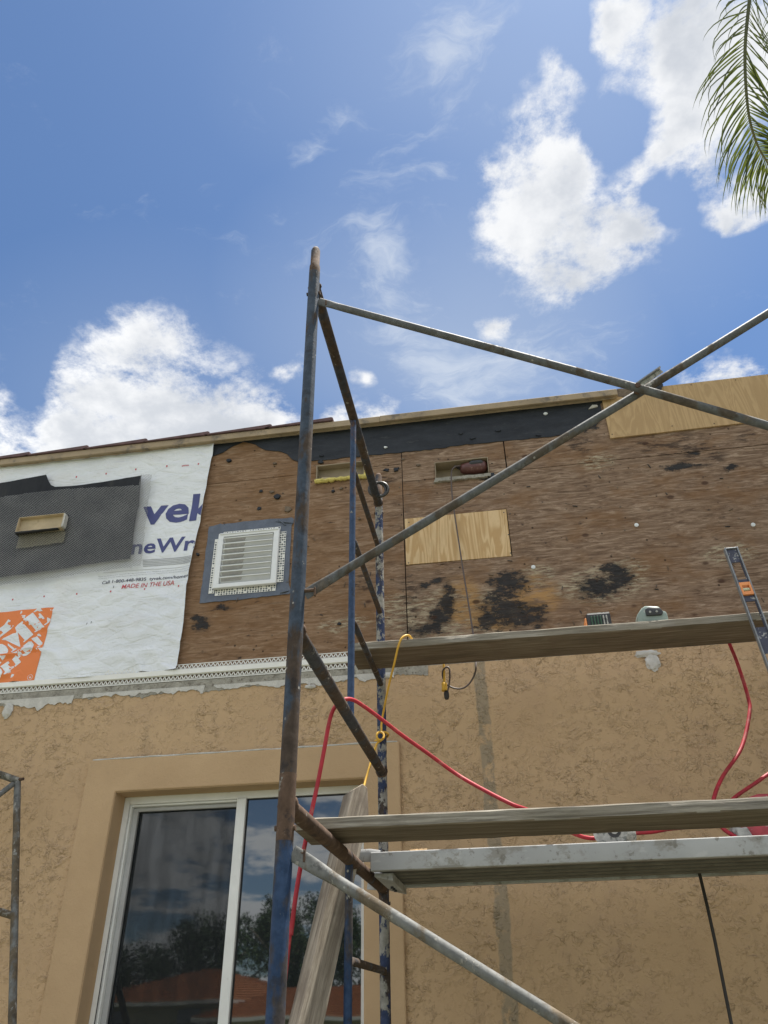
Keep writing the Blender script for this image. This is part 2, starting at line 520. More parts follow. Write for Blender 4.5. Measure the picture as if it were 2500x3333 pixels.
def painted_tube(name, paint, rust_amt=0.5, splat=0.25, rust=(0.135, 0.072, 0.042), dark=(0.02, 0.02, 0.024), streak=5.0):
    """scaffold paint, chipped to rust, with dried cement spatter"""
    m = bpy.data.materials.new(name)
    m.use_nodes = True
    n = NT(m.node_tree)
    p = n.pos()
    q = n.mapping(p, scale=(1, 1, 1 / 2.6))
    a = n.noise(q, 9, 8, 0.68)
    pc = n.mix(n.step(n.noise(p, 30, 6, .7), 0.35, 0.7), paint, tuple(c * 1.5 + .012 for c in paint))
    rc = n.ramp(n.noise(p, 26, 7, .7), [(0.3, tuple(c * .55 for c in rust)), (0.55, rust), (0.75, (rust[0] * 1.7, rust[1] * 1.8, rust[2] * 1.9))])
    rm = n.step(a, 0.62 - 0.30 * rust_amt, 0.72 - 0.30 * rust_amt)
    c = n.mix(rm, pc, rc)
    c = n.mix(n.step(n.noise(p, 17, 6, .7), 0.58, 0.66, 0, .6), c, dark)
    sv = n.step(n.noise(n.mapping(p, loc=(3, 4, 5), scale=(1, 1, .7)), 24, 8, 0.72), 0.66 - 0.22 * splat, 0.70 - 0.22 * splat)
    sc = n.ramp(n.noise(p, 40, 4), [(0.3, (0.20, 0.19, 0.17)), (0.7, (0.33, 0.32, 0.29))])
    c = n.mix(sv, c, sc)
    dots = n.step(n.voro(p, 34), 0.16, 0.11)
    c = n.mix(n.math('MULTIPLY', dots, n.step(n.noise(p, 6, 3), .56, .62)), c, (0.30, 0.29, 0.27))
    rough = n.math('ADD', 0.62, n.math('MULTIPLY', rm, 0.3))
    h = n.math('ADD', n.math('MULTIPLY', sv, .8), n.math('ADD', n.math('MULTIPLY', rm, .25), n.math('MULTIPLY', n.noise(p, 120, 4), .35)))
    n.surf(c, rough, n.bump(h, .55, .003), spec=.25)
    MATS[name] = m


painted_tube('blue_paint', (0.013, 0.034, 0.082), 0.62, 0.12, rust=(0.062, 0.055, 0.055))
painted_tube('slate_paint', (0.030, 0.044, 0.066), 0.50, 0.0, rust=(0.070, 0.052, 0.041))
painted_tube('upright_paint', (0.024, 0.046, 0.095), 0.35, 0.10)
painted_tube('navy_spattered', (0.018, 0.030, 0.075), 0.35, 0.78, rust=(0.055, 0.042, 0.034))
painted_tube('dark_bar', (0.030, 0.034, 0.042), 0.62, 0.22, rust=(0.075, 0.055, 0.042))
painted_tube('rusty_bar', (0.035, 0.040, 0.052), 0.95, 0.15, rust=(0.105, 0.068, 0.048))
painted_tube('galvanised', (0.080, 0.083, 0.084), 0.42, 0.15, rust=(0.090, 0.075, 0.060), dark=(.045, .045, .044))
painted_tube('cement_galvanised', (0.115, 0.117, 0.112), 0.55, 0.42, rust=(0.125, 0.100, 0.070), dark=(.045, .043, .040))

simple('fascia_paint', (0.36, 0.275, 0.18), 0.75, .14, 5, dirt=(0.17, 0.14, 0.11), dirt_lo=.50, dirt_hi=.66, bump=.3)
simple('roof_tile_clay', (0.125, 0.070, 0.072), 0.75, .25, 14, bump=.3)
simple('old_mortar', (0.335, 0.315, 0.27), 0.95, .2, 26, bump=.8, dirt=(0.15, 0.13, 0.105), dirt_lo=.52, dirt_hi=.66)
simple('pale_mortar', (0.55, 0.53, 0.49), 0.95, .1, 30, bump=.8)
simple('white_vinyl', (0.80, 0.79, 0.75), 0.45, .04, 12, dirt=(.62, .58, .50), dirt_lo=.6, dirt_hi=.8)
simple('vent_white', (0.78, 0.79, 0.80), 0.40, .03, 10)
simple('vent_shaded', (0.55, 0.56, 0.57), 0.5, .05, 10)  # vent white darkened: the shading of the louvers is put into the colour
simple('vent_mesh', (0.34, 0.33, 0.325), 0.7, .1, 60)
simple('flashing_tape', (0.105, 0.125, 0.168), 0.42, .14, 16, bump=.6)
simple('window_alu', (0.74, 0.74, 0.72), 0.42, .05, 8, dirt=(.55, .53, .47), dirt_lo=.6, dirt_hi=.75)
simple('sash_grey', (0.42, 0.42, 0.42), 0.5, .08, 8)
simple('dirty_aluminium', (.15, .14, .115), .75, .2, 8, dirt=(.09, .08, .06))
simple('worn_label', (.40, .405, .40), .6, .15, 30, dirt=(.27, .26, .23), dirt_lo=.48, dirt_hi=.6)
simple('seal_black', (0.02, 0.02, 0.022), 0.7)
simple('pocket_board', (0.50, 0.40, 0.265), 0.85, .14, 9, dirt=(.34, .26, .17), bump=.2)
simple('pocket_tan', (0.31, 0.25, 0.175), 0.85, .14, 9, dirt=(.28, .22, .15))
simple('foam_yellow', (0.62, 0.52, 0.16), 0.9, .2, 30, bump=.9)
simple('print_blue', (0.060, 0.070, 0.215), 0.55, .06)
simple('print_black', (0.055, 0.06, 0.10), 0.6, .06)
simple('print_grey', (0.40, 0.41, 0.44), 0.6, .06)
simple('print_red', (0.52, 0.075, 0.095), 0.55, .06)
simple('print_orange', (0.80, 0.215, 0.050), 0.5, .03, 6)
simple('red_rubber', (0.38, 0.026, 0.040), 0.55, .18, 14, dirt=(.34, .13, .11), dirt_lo=.50, dirt_hi=.72, spec=.3)
simple('yellow_cord', (0.72, 0.42, 0.055), 0.5, .1, 20)
simple('black_rubber', (0.022, 0.018, 0.016), 0.5, .2, 20)
simple('brown_cord', (0.10, 0.075, 0.068), 0.55, .1, 20)
simple('tool_maroon', (0.105, 0.036, 0.032), 0.45, .15, 30, dirt=(.26, .17, .14))
simple('tool_black', (0.03, 0.031, 0.034), 0.5, .2, 30, dirt=(.16, .16, .15), dirt_lo=.62)
simple('tool_green', (0.030, 0.085, 0.045), 0.5, .2, 30)
simple('tool_mint', (0.25, 0.31, 0.28), 0.45, .08, 20, dirt=(.50, .50, .46), dirt_lo=.6)
simple('tool_red', (0.42, 0.05, 0.065), 0.5, .15, 30, dirt=(.42, .38, .34), dirt_lo=.55, dirt_hi=.68)
simple('dusty_grey', (0.40, 0.40, 0.375), 0.85, .25, 30, dirt=(.15, .16, .15), dirt_lo=.52, dirt_hi=.62)
simple('level_orange', (0.80, 0.30, 0.10), 0.45, .08, 20)
simple('level_alu', (0.24, 0.255, 0.27), 0.45, .14, 30, metallic=.4, dirt=(.42, .42, .40), dirt_lo=.60, dirt_hi=.7)
simple('level_web', (0.045, 0.05, 0.085), 0.5, .15, 30, dirt=(.40, .40, .38), dirt_lo=.55, dirt_hi=.63)
simple('vial_glass', (0.55, 0.60, 0.42), 0.15, .1, 20)
simple('steel_ring', (0.055, 0.053, 0.050), 0.4, .3, 40, metallic=.5, dirt=(.2, .18, .16), dirt_lo=.62)
simple('cap_white', (0.72, 0.75, 0.76), 0.4, .05)
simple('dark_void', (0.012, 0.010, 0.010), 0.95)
simple('brown_flake', (0.16, 0.12, 0.085), 0.9, .3, 40, dirt=(.05, .04, .035))
simple('leaf_trunk', (0.20, 0.17, 0.135), 0.95, .3, 12, bump=.8)


@mat('aluminium_deck')
def _(n):
    p = n.pos()
    a = n.noise(n.mapping(p, scale=(1, 1, 1.6)), 9, 8, .68)
    c = n.ramp(n.noise(p, 3, 5), [(.3, (.33, .335, .335)), (.7, (.45, .455, .45))])
    c = n.mix(n.step(a, .50, .62, 0, .75), c, (.24, .225, .195))
    c = n.mix(n.step(n.noise(n.mapping(p, loc=(2, 2, 2)), 22, 8, .7), .58, .64, 0, .7), c, (.16, .145, .12))
    c = n.mix(n.step(n.noise(n.mapping(p, scale=(.4, 1, 1)), 30, 4), .6, .68, 0, .4), c, (.52, .52, .51))
    n.surf(c, .62, n.bump(a, .25, .002), metallic=.15, spec=.4)


@mat('roofing_felt_black')
def _(n):
    p = n.pos()
    a = n.noise(n.mapping(p, scale=(1, 1, 3)), 6, 8, .66)
    c = n.ramp(a, [(.3, (.014, .017, .024)), (.7, (.034, .039, .050))])
    c = n.mix(n.step(n.noise(n.mapping(p, loc=(4, 4, 4), scale=(1, 1, 3.5)), 8, 8, .7), .60, .70, 0, .4), c, (.085, .085, .085))
    c = n.mix(n.step(n.noise(n.mapping(p, loc=(1, 7, 4)), 15, 6, .7), .68, .74, 0, .6), c, (.12, .10, .08))
    h = n.math('ADD', n.noise(p, 5, 3), n.math('MULTIPLY', n.noise(p, 160, 3), .2))
    n.surf(c, .72, n.bump(h, .7, .012), spec=.35)


@mat('felt_grey')
def _(n):
    p = n.pos()
    a = n.noise(n.mapping(p, scale=(6, 1, 1)), 3, 7, .66)
    c = n.ramp(a, [(.3, (.014, .016, .021)), (.6, (.026, .028, .033)), (.8, (.055, .051, .046))])
    n.surf(c, .8, n.bump(n.noise(p, 6, 3), .5, .008), spec=.3)


@mat('lath_metal')
def _(n):
    p = n.pos()
    c = n.ramp(n.noise(p, 7, 5), [(.3, (.24, .24, .235)), (.7, (.38, .375, .355))])
    n.surf(c, .5, metallic=.35)


@mat('house_wrap')
def _(n):
    p = n.pos()
    c = n.ramp(n.noise(p, 3, 5), [(.3, (.74, .765, .81)), (.7, (.82, .84, .875))])
    c = n.mix(n.step(n.noise(n.mapping(p, rot=(0, .6, 0), scale=(1, 1, 2)), 2.2, 6, .62), .54, .70, 0, .5), c, (.70, .69, .69))
    cr = n.noise(n.mapping(p, rot=(0, .5, 0), scale=(1, 1, 2.3)), 6.5, 6, .62, .9)
    cr2 = n.voro(n.mapping(p, rot=(0, .35, 0), scale=(1, .2, 1.9)), 6.0, 'DISTANCE_TO_EDGE')
    h = n.math('ADD', cr, n.math('MULTIPLY', n.step(cr2, .0, .10), .10))
    n.surf(c, .5, n.bump(h, .85, .020), spec=.4)


@mat('wire_screen')
def _(n):
    d = n.new('ShaderNodeBsdfDiffuse')
    d.inputs[0].default_value = (.030, .033, .036, 1)
    t = n.new('ShaderNodeBsdfTransparent')
    m = n.new('ShaderNodeMixShader')
    p = n.pos()
    n.put(m.inputs[0], n.step(n.noise(n.mapping(p, scale=(5, 1, 1)), 4, 5), .3, .7, .22, .34))
    n.t.links.new(t.outputs[0], m.inputs[1])
    n.t.links.new(d.outputs[0], m.inputs[2])
    o = n.new('ShaderNodeOutputMaterial')
    n.t.links.new(m.outputs[0], o.inputs[0])


@mat('reflective_glass')
def _(n):
    p = n.pos()
    g = n.new('ShaderNodeBsdfGlossy')
    g.inputs['Roughness'].default_value = 0.02
    g.inputs['Color'].default_value = (.93, .97, 1, 1)
    n.put(g.inputs['Normal'], n.bump(n.noise(p, 3.0, 2), .025, .01))
    d = n.new('ShaderNodeBsdfDiffuse')
    d.inputs[0].default_value = (.018, .021, .023, 1)
    m = n.new('ShaderNodeMixShader')
    lw = n.new('ShaderNodeFresnel')
    lw.inputs[0].default_value = 1.9
    n.put(m.inputs[0], n.math('ADD', lw.outputs[0], .055))
    n.t.links.new(d.outputs[0], m.inputs[1])
    n.t.links.new(g.outputs[0], m.inputs[2])
    o = n.new('ShaderNodeOutputMaterial')
    n.t.links.new(m.outputs[0], o.inputs[0])


@mat('palm_leaf')
def _(n):
    p = n.pos()
    c = n.ramp(n.noise(p, 5, 4), [(.3, (.014, .029, .011)), (.6, (.030, .054, .017)), (.8, (.075, .075, .024))])
    b = n.new('ShaderNodeBsdfPrincipled')
    n.put(b.inputs['Base Color'], c)
    b.inputs['Roughness'].default_value = .45
    t = n.new('ShaderNodeBsdfTranslucent')
    n.put(t.inputs[0], n.mix(.5, c, (.22, .26, .03)))
    m = n.new('ShaderNodeMixShader')
    m.inputs[0].default_value = .28
    n.t.links.new(b.outputs[0], m.inputs[1])
    n.t.links.new(t.outputs[0], m.inputs[2])
    o = n.new('ShaderNodeOutputMaterial')
    n.t.links.new(m.outputs[0], o.inputs[0])


simple('rachis_brown', (0.075, 0.085, 0.032), 0.6, .2, 20)


@mat('tree_leaf')
def _(n):
    p = n.pos()
    c = n.ramp(n.noise(p, .8, 4), [(.3, (.022, .044, .016)), (.7, (.055, .090, .030))])
    n.surf(c, .7, spec=.2)


@mat('terracotta')
def _(n):
    p = n.pos()
    c = n.ramp(n.noise(p, 3, 6, .7), [(.3, (.22, .085, .036)), (.7, (.33, .145, .065))])
    n.surf(c, .85, spec=.2)


simple('neighbour_wall', (0.55, 0.47, 0.36), .9, .06, 2)
simple('neighbour_trim', (0.7, 0.68, 0.63), .8, .05, 2)


@mat('yard')
def _(n):
    p = n.pos()
    g = n.ramp(n.noise(p, 9, 8, .7), [(.3, (.05, .075, .02)), (.7, (.12, .14, .05))])
    s = n.ramp(n.noise(p, 14, 6), [(.3, (.10, .105, .075)), (.7, (.16, .16, .125))])
    y = n.sep(p)[1]
    f = n.step(n.math('ADD', y, n.math('MULTIPLY', n.math('SUBTRACT', n.noise(p, .6, 5), .5), 3.0)), -11.0, -12.5)
    n.surf(n.mix(f, s, g), .95, n.bump(n.noise(p, 40, 5), .5, .01), spec=.1)


# ------------------------------------------------------------------ mesh helpers
class MB:
    def __init__(s):
        s.v, s.f, s.mi = [], [], []

    def add(s, vs, fs):
        o = len(s.v)
        s.v += [tuple(v) for v in vs]
        s.f += [tuple(i + o for i in f) for f in fs]
        return s

    def box(s, x0, x1, y0, y1, z0, z1):
        vs = [(x0, y0, z0), (x1, y0, z0), (x1, y1, z0), (x0, y1, z0), (x0, y0, z1), (x1, y0, z1), (x1, y1, z1), (x0, y1, z1)]
        return s.add(vs, [(0, 3, 2, 1), (4, 5, 6, 7), (0, 1, 5, 4), (1, 2, 6, 5), (2, 3, 7, 6), (3, 0, 4, 7)])

    def obox(s, c, ax, ay, az):
        """box with half axes ax, ay, az"""
        c, ax, ay, az = map(Vector, (c, ax, ay, az))
        vs = [c + ax * i + ay * j + az * k for k in (-1, 1) for (i, j) in ((-1, -1), (1, -1), (1, 1), (-1, 1))]
        return s.add(vs, [(0, 3, 2, 1), (4, 5, 6, 7), (0, 1, 5, 4), (1, 2, 6, 5), (2, 3, 7, 6), (3, 0, 4, 7)])

    def tube(s, path, r, seg=14, caps=True, flat=None):
        """tube along path; r number or list; flat = list of (a, b) squash factors per point"""
        pts = [Vector(p) for p in path]
        n = len(pts)
        rs = r if isinstance(r, (list, tuple)) else [r] * n
        t0 = (pts[1] - pts[0]).normalized()
        up = Vector((0, 1, 0)) if abs(t0.y) < .8 else Vector((0, 0, 1))
        a = t0.cross(up).normalized()
        o = len(s.v)
        for i in range(n):
            t = (pts[min(i + 1, n - 1)] - pts[max(i - 1, 0)]).normalized()
            a = (a - t * a.dot(t)).normalized()
            b = t.cross(a)
            fa, fb = flat[i] if flat else (1, 1)
            for k in range(seg):
                w = 2 * math.pi * k / seg
                s.v.append(tuple(pts[i] + a * (math.cos(w) * rs[i] * fa) + b * (math.sin(w) * rs[i] * fb)))
        for i in range(n - 1):
            for k in range(seg):
                k2 = (k + 1) % seg
                s.f.append((o + i * seg + k, o + i * seg + k2, o + (i + 1) * seg + k2, o + (i + 1) * seg + k))
        if caps:
            s.f.append(tuple(o + k for k in reversed(range(seg))))
            s.f.append(tuple(o + (n - 1) * seg + k for k in range(seg)))
        return s

    def prism(s, poly, y0, y1):
        """polygon in x, z extruded from y0 (front) to y1"""
        n = len(poly)
        vs = [(x, y0, z) for x, z in poly] + [(x, y1, z) for x, z in poly]
        area = sum(poly[i][0] * poly[(i + 1) % n][1] - poly[(i + 1) % n][0] * poly[i][1] for i in range(n))
        tri = tessellate_polygon([[Vector((x, z, 0)) for x, z in poly]])
        fs = []
        for t in tri:
            a, b, c = t
            ar = (poly[b][0] - poly[a][0]) * (poly[c][1] - poly[a][1]) - (poly[c][0] - poly[a][0]) * (poly[b][1] - poly[a][1])
            if ar < 0:
                b, c = c, b
            fs.append((a, b, c))                    # front looks to -y
            fs.append((c + n, b + n, a + n))
        for i in range(n):
            j = (i + 1) % n
            fs.append((i, i + n, j + n, j) if area > 0 else (j, j + n, i + n, i))
        return s.add(vs, fs)

    def disc(s, c, r, axis, h, seg=20):
        c, axis = Vector(c), Vector(axis).normalized()
        return s.tube([c, c + axis * h], r, seg)

    def panel(s, x0, x1, z0, z1, yf, th, holes=()):
        """board with rectangular holes (x0, x1, z0, z1)"""
        xs = sorted({x0, x1, *[h[0] for h in holes], *[h[1] for h in holes]})
        zs = sorted({z0, z1, *[h[2] for h in holes], *[h[3] for h in holes]})
        xs = [x for x in xs if x0 <= x <= x1]
        zs = [z for z in zs if z0 <= z <= z1]

        def solid(i, j):
            if not (0 <= i < len(xs) - 1 and 0 <= j < len(zs) - 1):
                return False
            cx, cz = (xs[i] + xs[i + 1]) / 2, (zs[j] + zs[j + 1]) / 2
            return not any(h[0] < cx < h[1] and h[2] < cz < h[3] for h in holes)
        yb = yf + th
        for i in range(len(xs) - 1):
            for j in range(len(zs) - 1):
                if not solid(i, j):
                    continue
                a, b, c, d = xs[i], xs[i + 1], zs[j], zs[j + 1]
                s.add([(a, yf, c), (b, yf, c), (b, yf, d), (a, yf, d)], [(0, 1, 2, 3)])
                s.add([(a, yb, c), (b, yb, c), (b, yb, d), (a, yb, d)], [(3, 2, 1, 0)])
                if not solid(i - 1, j):
                    s.add([(a, yf, c), (a, yf, d), (a, yb, d), (a, yb, c)], [(0, 1, 2, 3)])
                if not solid(i + 1, j):
                    s.add([(b, yf, c), (b, yb, c), (b, yb, d), (b, yf, d)], [(0, 1, 2, 3)])
                if not solid(i, j - 1):
                    s.add([(a, yf, c), (a, yb, c), (b, yb, c), (b, yf, c)], [(0, 1, 2, 3)])
                if not solid(i, j + 1):
                    s.add([(a, yf, d), (b, yf, d), (b, yb, d), (a, yb, d)], [(0, 1, 2, 3)])
        return s

    def mesh(s, name):
        me = bpy.data.meshes.new(name)
        me.from_pydata(s.v, [], s.f)
        return me

    def build(s, name, material, parent=None, bevel=0.0, smooth=None, fix=True):
        bm = bmesh.new()
        vs = [bm.verts.new(v) for v in s.v]
        for f in s.f:
            try:
                bm.faces.new([vs[i] for i in f])
            except ValueError:
                pass
        bmesh.ops.remove_doubles(bm, verts=bm.verts, dist=1e-5)
        if bevel:
            ed = [e for e in bm.edges if len(e.link_faces) == 2 and e.calc_face_angle(0) > rad(40)]
            bmesh.ops.bevel(bm, geom=ed, offset=bevel, segments=2, affect='EDGES', profile=.5)
        if fix:
            bmesh.ops.recalc_face_normals(bm, faces=bm.faces)
        return finish(bm, name, material, parent, smooth)


def finish(bm, name, material, parent=None, smooth=None):
    me = bpy.data.meshes.new(name)
    bm.to_mesh(me)
    bm.free()
    co = [v.co.copy() for v in me.vertices]
    lo = Vector((min(c.x for c in co), min(c.y for c in co), min(c.z for c in co)))
    hi = Vector((max(c.x for c in co), max(c.y for c in co), max(c.z for c in co)))
    o_ = Vector(((lo.x + hi.x) / 2, (lo.y + hi.y) / 2, lo.z))
    me.transform(Matrix.Translation(-o_))
    me.materials.append(MATS[material])
    if smooth is not None:
        me.shade_smooth()
        me.set_sharp_from_angle(angle=rad(smooth))
    ob = bpy.data.objects.new(name, me)
    COL.objects.link(ob)
    ob.location = o_
    if parent is not None:
        ob.parent = parent
        ob.location = o_ - WORLD_LOC[parent.name]
    WORLD_LOC[ob.name] = o_
    return ob


WORLD_LOC = {}


def tag(o, label=None, cat=None, group=None, kind=None):
    for k, v in (('label', label), ('category', cat), ('group', group), ('kind', kind)):
        if v:
            o[k] = v
    return o


def thing(name, label, cat, loc, group=None):
    o = bpy.data.objects.new(name, None)
    o.empty_display_size = .1
    COL.objects.link(o)
    o.location = loc
    WORLD_LOC[o.name] = Vector(loc)
    return tag(o, label, cat, group)


def copy_tree(root, delta, label):
    def rec(o, parent):
        c = o.copy()
        COL.objects.link(c)
        c.parent = parent
        for ch in list(o.children):
            rec(ch, c)
        return c
    r = rec(root, None)
    r.location = root.location + Vector(delta)
    r['label'] = label
    return r


def spline(ctrl, n=8):
    """Catmull-Rom through control points"""
    P = [Vector(c) for c in ctrl]
    P = [P[0] * 2 - P[1]] + P + [P[-1] * 2 - P[-2]]
    out = []
    for i in range(1, len(P) - 2):
        for k in range(n):
            t = k / n
            a, b, c, d = P[i - 1], P[i], P[i + 1], P[i + 2]
            out.append(.5 * ((2 * b) + (c - a) * t + (2 * a - 5 * b + 4 * c - d) * t * t + (3 * b - a - 3 * c + d) * t ** 3))
    out.append(P[-2])
    return out


def ragged(pts, amp, step=.02, seed=0):
    r = random.Random(seed)
    out = []
    for i in range(len(pts)):
        a, b = Vector(pts[i]), Vector(pts[(i + 1) % len(pts)])
        n = max(1, int((b - a).length / step))
        for k in range(n):
            p = a.lerp(b, k / n)
            out.append((p.x + r.uniform(-amp, amp), p.y + r.uniform(-amp, amp)))
    return out


def wz(px, py, Y):
    p = W(px, py, Y)
    return (p.x, p.z)


# ================================================================== SETTING
YP, YS, YC, YF = 3.800, 3.786, 3.768, 3.885    # plywood face, stucco face, casing face, window frame face

g = MB().add([(-600, -600, 0), (600, -600, 0), (600, 600, 0), (-600, 600, 0)], [(0, 1, 2, 3)]).build('ground', 'yard')
tag(g, kind='structure')

# ================================================================== THE HOUSE
house = thing('stucco_house', 'tan stucco house with its upper wall stripped to old brown plywood', 'house', (0, YS, 0))

# window opening
wl = W(373, 2581, YC)
wr = W(1185, 2527, YC)
HX0, HX1, HZ1, HZ0 = wl.x, wr.x, (wl.z + wr.z) / 2, 0.98
WX0, WX1, WZ1, WZ0 = HX0 + .003, HX1 - .003, HZ1 - .003, HZ0
cl, cr_ = W(289, 2481, YC), W(1299, 2407, YC)
CX0, CX1, CZ1 = cl.x, cr_.x, (cl.z + cr_.z) / 2
STUCCO_TOP = W(600, 2225, YS).z
MB().panel(-9, 9, 0, STUCCO_TOP, YS, .16, [(HX0, HX1, HZ0, HZ1)]).build('stucco_wall', 'stucco', house)
# the wide smooth band round the window
case = MB()
case.panel(CX0, CX1, WZ0 - .2, CZ1, YC, YS - YC - .0005, [(HX0, HX1, HZ0, HZ1)])
case.build('window_casing', 'smooth_stucco', house, bevel=.006)
MB().box(WX0, WX1, YC - .02, YF + .06, WZ0 - .035, WZ0 + .004).build('window_sill', 'smooth_stucco', house, bevel=.006)
# reveal lining
rv = MB()
rv.box(HX0 - .02, WX0 - .0005, YC + .007, YF + .09, WZ0, WZ1 + .02)
rv.box(WX1 + .0005, HX1 + .02, YC + .007, YF + .09, WZ0, WZ1 + .02)
rv.box(WX0 - .0005, WX1 + .0005, YC + .007, YF + .09, WZ1 + .0005, WZ1 + .02)
rv.build('window_reveal', 'smooth_stucco', house)
# thin bead of caulk on top of the casing band
ck = MB()
pth = [(CX0 + .02 + (CX1 - CX0 - .03) * i / 40, YC + .004 + random.uniform(-.002, .002), CZ1 + .002 + random.uniform(-.0015, .0015)) for i in range(41)]
ck.tube(pth, [random.uniform(.003, .006) for _ in pth], 6).build('caulk_bead', 'pale_mortar', house, smooth=60)

# unseen roof slab added to block the light; side and rear of the house
zf = W(800, 1425, 3.745)
ROOF_Z = 4.80
MB().box(-9, 9, YP + .105, YP + .16, STUCCO_TOP - .02, 4.755).build('wall_core', 'dark_void', house)
MB().box(-9, 9, YP + .16, 11.0, 4.62, 4.765).build('shading_roof', 'fresh_plywood_dull', house)
MB().box(-9, -8.84, YS + .16, 11, 0, 4.62).build('wall', 'stucco', house)
MB().box(8.84, 9, YS + .16, 11, 0, 4.62).build('wall', 'stucco', house)
MB().box(-8.84, 8.84, 10.84, 11, 0, 4.62).build('wall', 'stucco', house)
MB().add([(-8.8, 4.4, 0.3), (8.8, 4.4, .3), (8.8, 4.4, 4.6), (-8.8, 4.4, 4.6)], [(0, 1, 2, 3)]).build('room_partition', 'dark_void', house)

# window
win = MB()
win.box(WX0, WX0 + .030, YF, YF + .07, WZ0, WZ1)
win.box(WX1 - .030, WX1, YF, YF + .07, WZ0, WZ1)
win.box(WX0 + .030, WX1 - .030, YF, YF + .07, WZ1 - .036, WZ1)
win.box(WX0 + .030, WX1 - .030, YF, YF + .07, WZ0, WZ0 + .04)
window = win.build('window', 'window_alu', house, bevel=.003)
tag(window, 'white aluminium sliding window reflecting trees and an orange roof')
MX = W(785, 2620, YF - .006)
mx0, mx1 = MX.x - .024, MX.x + .024
MB().box(mx0, mx1, YF - .008, YF + .05, WZ0 + .04, WZ1 - .036).build('mullion', 'window_alu', window, bevel=.003)
# slim tracks that give the frame its double line
tr = MB()
tr.box(WX0 + .0305, WX0 + .040, YF + .012, YF + .06, WZ0 + .04, WZ1 - .036)
tr.box(WX0 + .0405, mx0 - .001, YF + .012, YF + .06, WZ1 - .046, WZ1 - .0365)
tr.build('track', 'window_alu', window, bevel=.002)
sash = MB()
sx0, sx1 = WX0 + .041, mx0 - .001
sash.box(sx0, sx0 + .026, YF + .034, YF + .055, WZ0 + .05, WZ1 - .048)
sash.box(sx0 + .026, sx1, YF + .034, YF + .055, WZ1 - .066, WZ1 - .048)
sash.build('screen_frame', 'sash_grey', window, bevel=.002)
MB().box(sx0 + .026, sx1, YF + .048, YF + .049, WZ0 + .05, WZ1 - .066).build('insect_screen', 'wire_screen', window)
MB().box(sx0 + .026, sx1, YF + .062, YF + .066, WZ0 + .05, WZ1 - .048).build('pane', 'reflective_glass', window)
MB().box(mx1 + .0005, WX1 - .0305, YF + .016, YF + .020, WZ0 + .0405, WZ1 - .0365).build('pane', 'reflective_glass', window)
gk = MB()
gk.box(mx1 + .0005, mx1 + .006, YF + .010, YF + .0155, WZ0 + .041, WZ1 - .037)
gk.box(mx1 + .006, WX1 - .031, YF + .010, YF + .0155, WZ1 - .042, WZ1 - .037)
gk.build('gasket', 'seal_black', window)

# ---- beam pockets (openings through the sheathing)
def rect_px(x0, y0, x1, y1, Y):
    a, b = W(x0, y0, Y), W(x1, y1, Y)
    return (a.x, b.x, b.z, a.z)


YA_ = YP - .084
pA0, pA1 = W(62, 1684, YA_), W(209, 1672, YA_)
PA = (pA0.x, pA1.x, W(55, 1731, YA_).z, pA0.z)
pB0 = W(1030, 1517, YP)
PB = (pB0.x, W(1187, 1500, YP).x, W(1032, 1566, YP).z, pB0.z)
pC0 = W(1414, 1508, YP)
PC = (pC0.x, W(1590, 1505, YP).x, W(1420, 1566, YP).z, pC0.z)

# ---- plywood sheathing, sheet by sheet
SEAM_X = W(1318, 1800, YP).x
SEAM_Z = W(900, 1552, YP).z
SEAM_Z2 = W(1360, 1563, YP).z
PLY_BOT = STUCCO_TOP - .03
tz = 4.752
gp = .0035
hole_ptch = (SEAM_X + gp, W(1660, 1740, YP).x, W(1350, 1839, YP).z, W(1350, 1685, YP).z)
sheets = [
    (-4.2, -1.83, PLY_BOT, tz, []),
    (-1.83 + gp, SEAM_X - gp, PLY_BOT, SEAM_Z - gp, []),
    (-1.83 + gp, SEAM_X - gp, SEAM_Z + gp * .3, tz, []),
    (SEAM_X + gp * .6, 2.02, PLY_BOT, SEAM_Z2 - gp, [hole_ptch]),
    (SEAM_X + gp * .6, W(1641, 1455, YP).x - gp, SEAM_Z2 + gp * .3, tz, []),
    (W(1641, 1455, YP).x + gp, 2.02, SEAM_Z2 + gp * .3, tz, []),
    (2.02 + gp, 4.4, PLY_BOT, tz, []),
    (4.4 + gp, 8.9, PLY_BOT, tz, []),
    (-8.9, -4.2 - gp, PLY_BOT, tz, []),
]
for i, (a, b, c, d, hs) in enumerate(sheets):
    hh = list(hs)
    for P in (PB, PC):
        if P[1] > a and P[0] < b and P[3] > c and P[2] < d:
            hh.append((max(P[0], a), min(P[1], b), max(P[2], c), min(P[3], d)))
    # sheets lie unevenly by a millimetre or two
    MB().panel(a, b, c, d, YP + (.0, .0012, .002, .0005, .0018, .0, .001, .002, .001)[i], .016, hh).build('plywood_sheet', 'old_plywood', house)
# new pieces let into the old sheathing
h = hole_ptch
p1 = MB().prism([(h[0] + .002, h[2] + .006), (h[1] - .006, h[2] + .002), (h[1] - .004, h[3] - .004), (h[0] + .002, h[3] - .003)], YP - .002, YP + .012)
tag(p1.build('plywood_patch', 'fresh_plywood', house), 'fresh pale plywood rectangle let into the old sheathing')
pq = [wz(1987, 1426, YP - .012), wz(2422, 1376, YP - .012), (2.6, W(2422, 1376, YP - .012).z + .004), (2.6, W(2300, 1240, YP - .012).z), wz(2158, 1257, YP - .012), wz(2052, 1270, YP - .012), wz(1957, 1290, YP - .012)]
p2 = MB().prism(pq, YP - .012, YP - .001)
tag(p2.build('plywood_patch', 'fresh_plywood_dull', house), 'long new plywood strip along the roof edge')
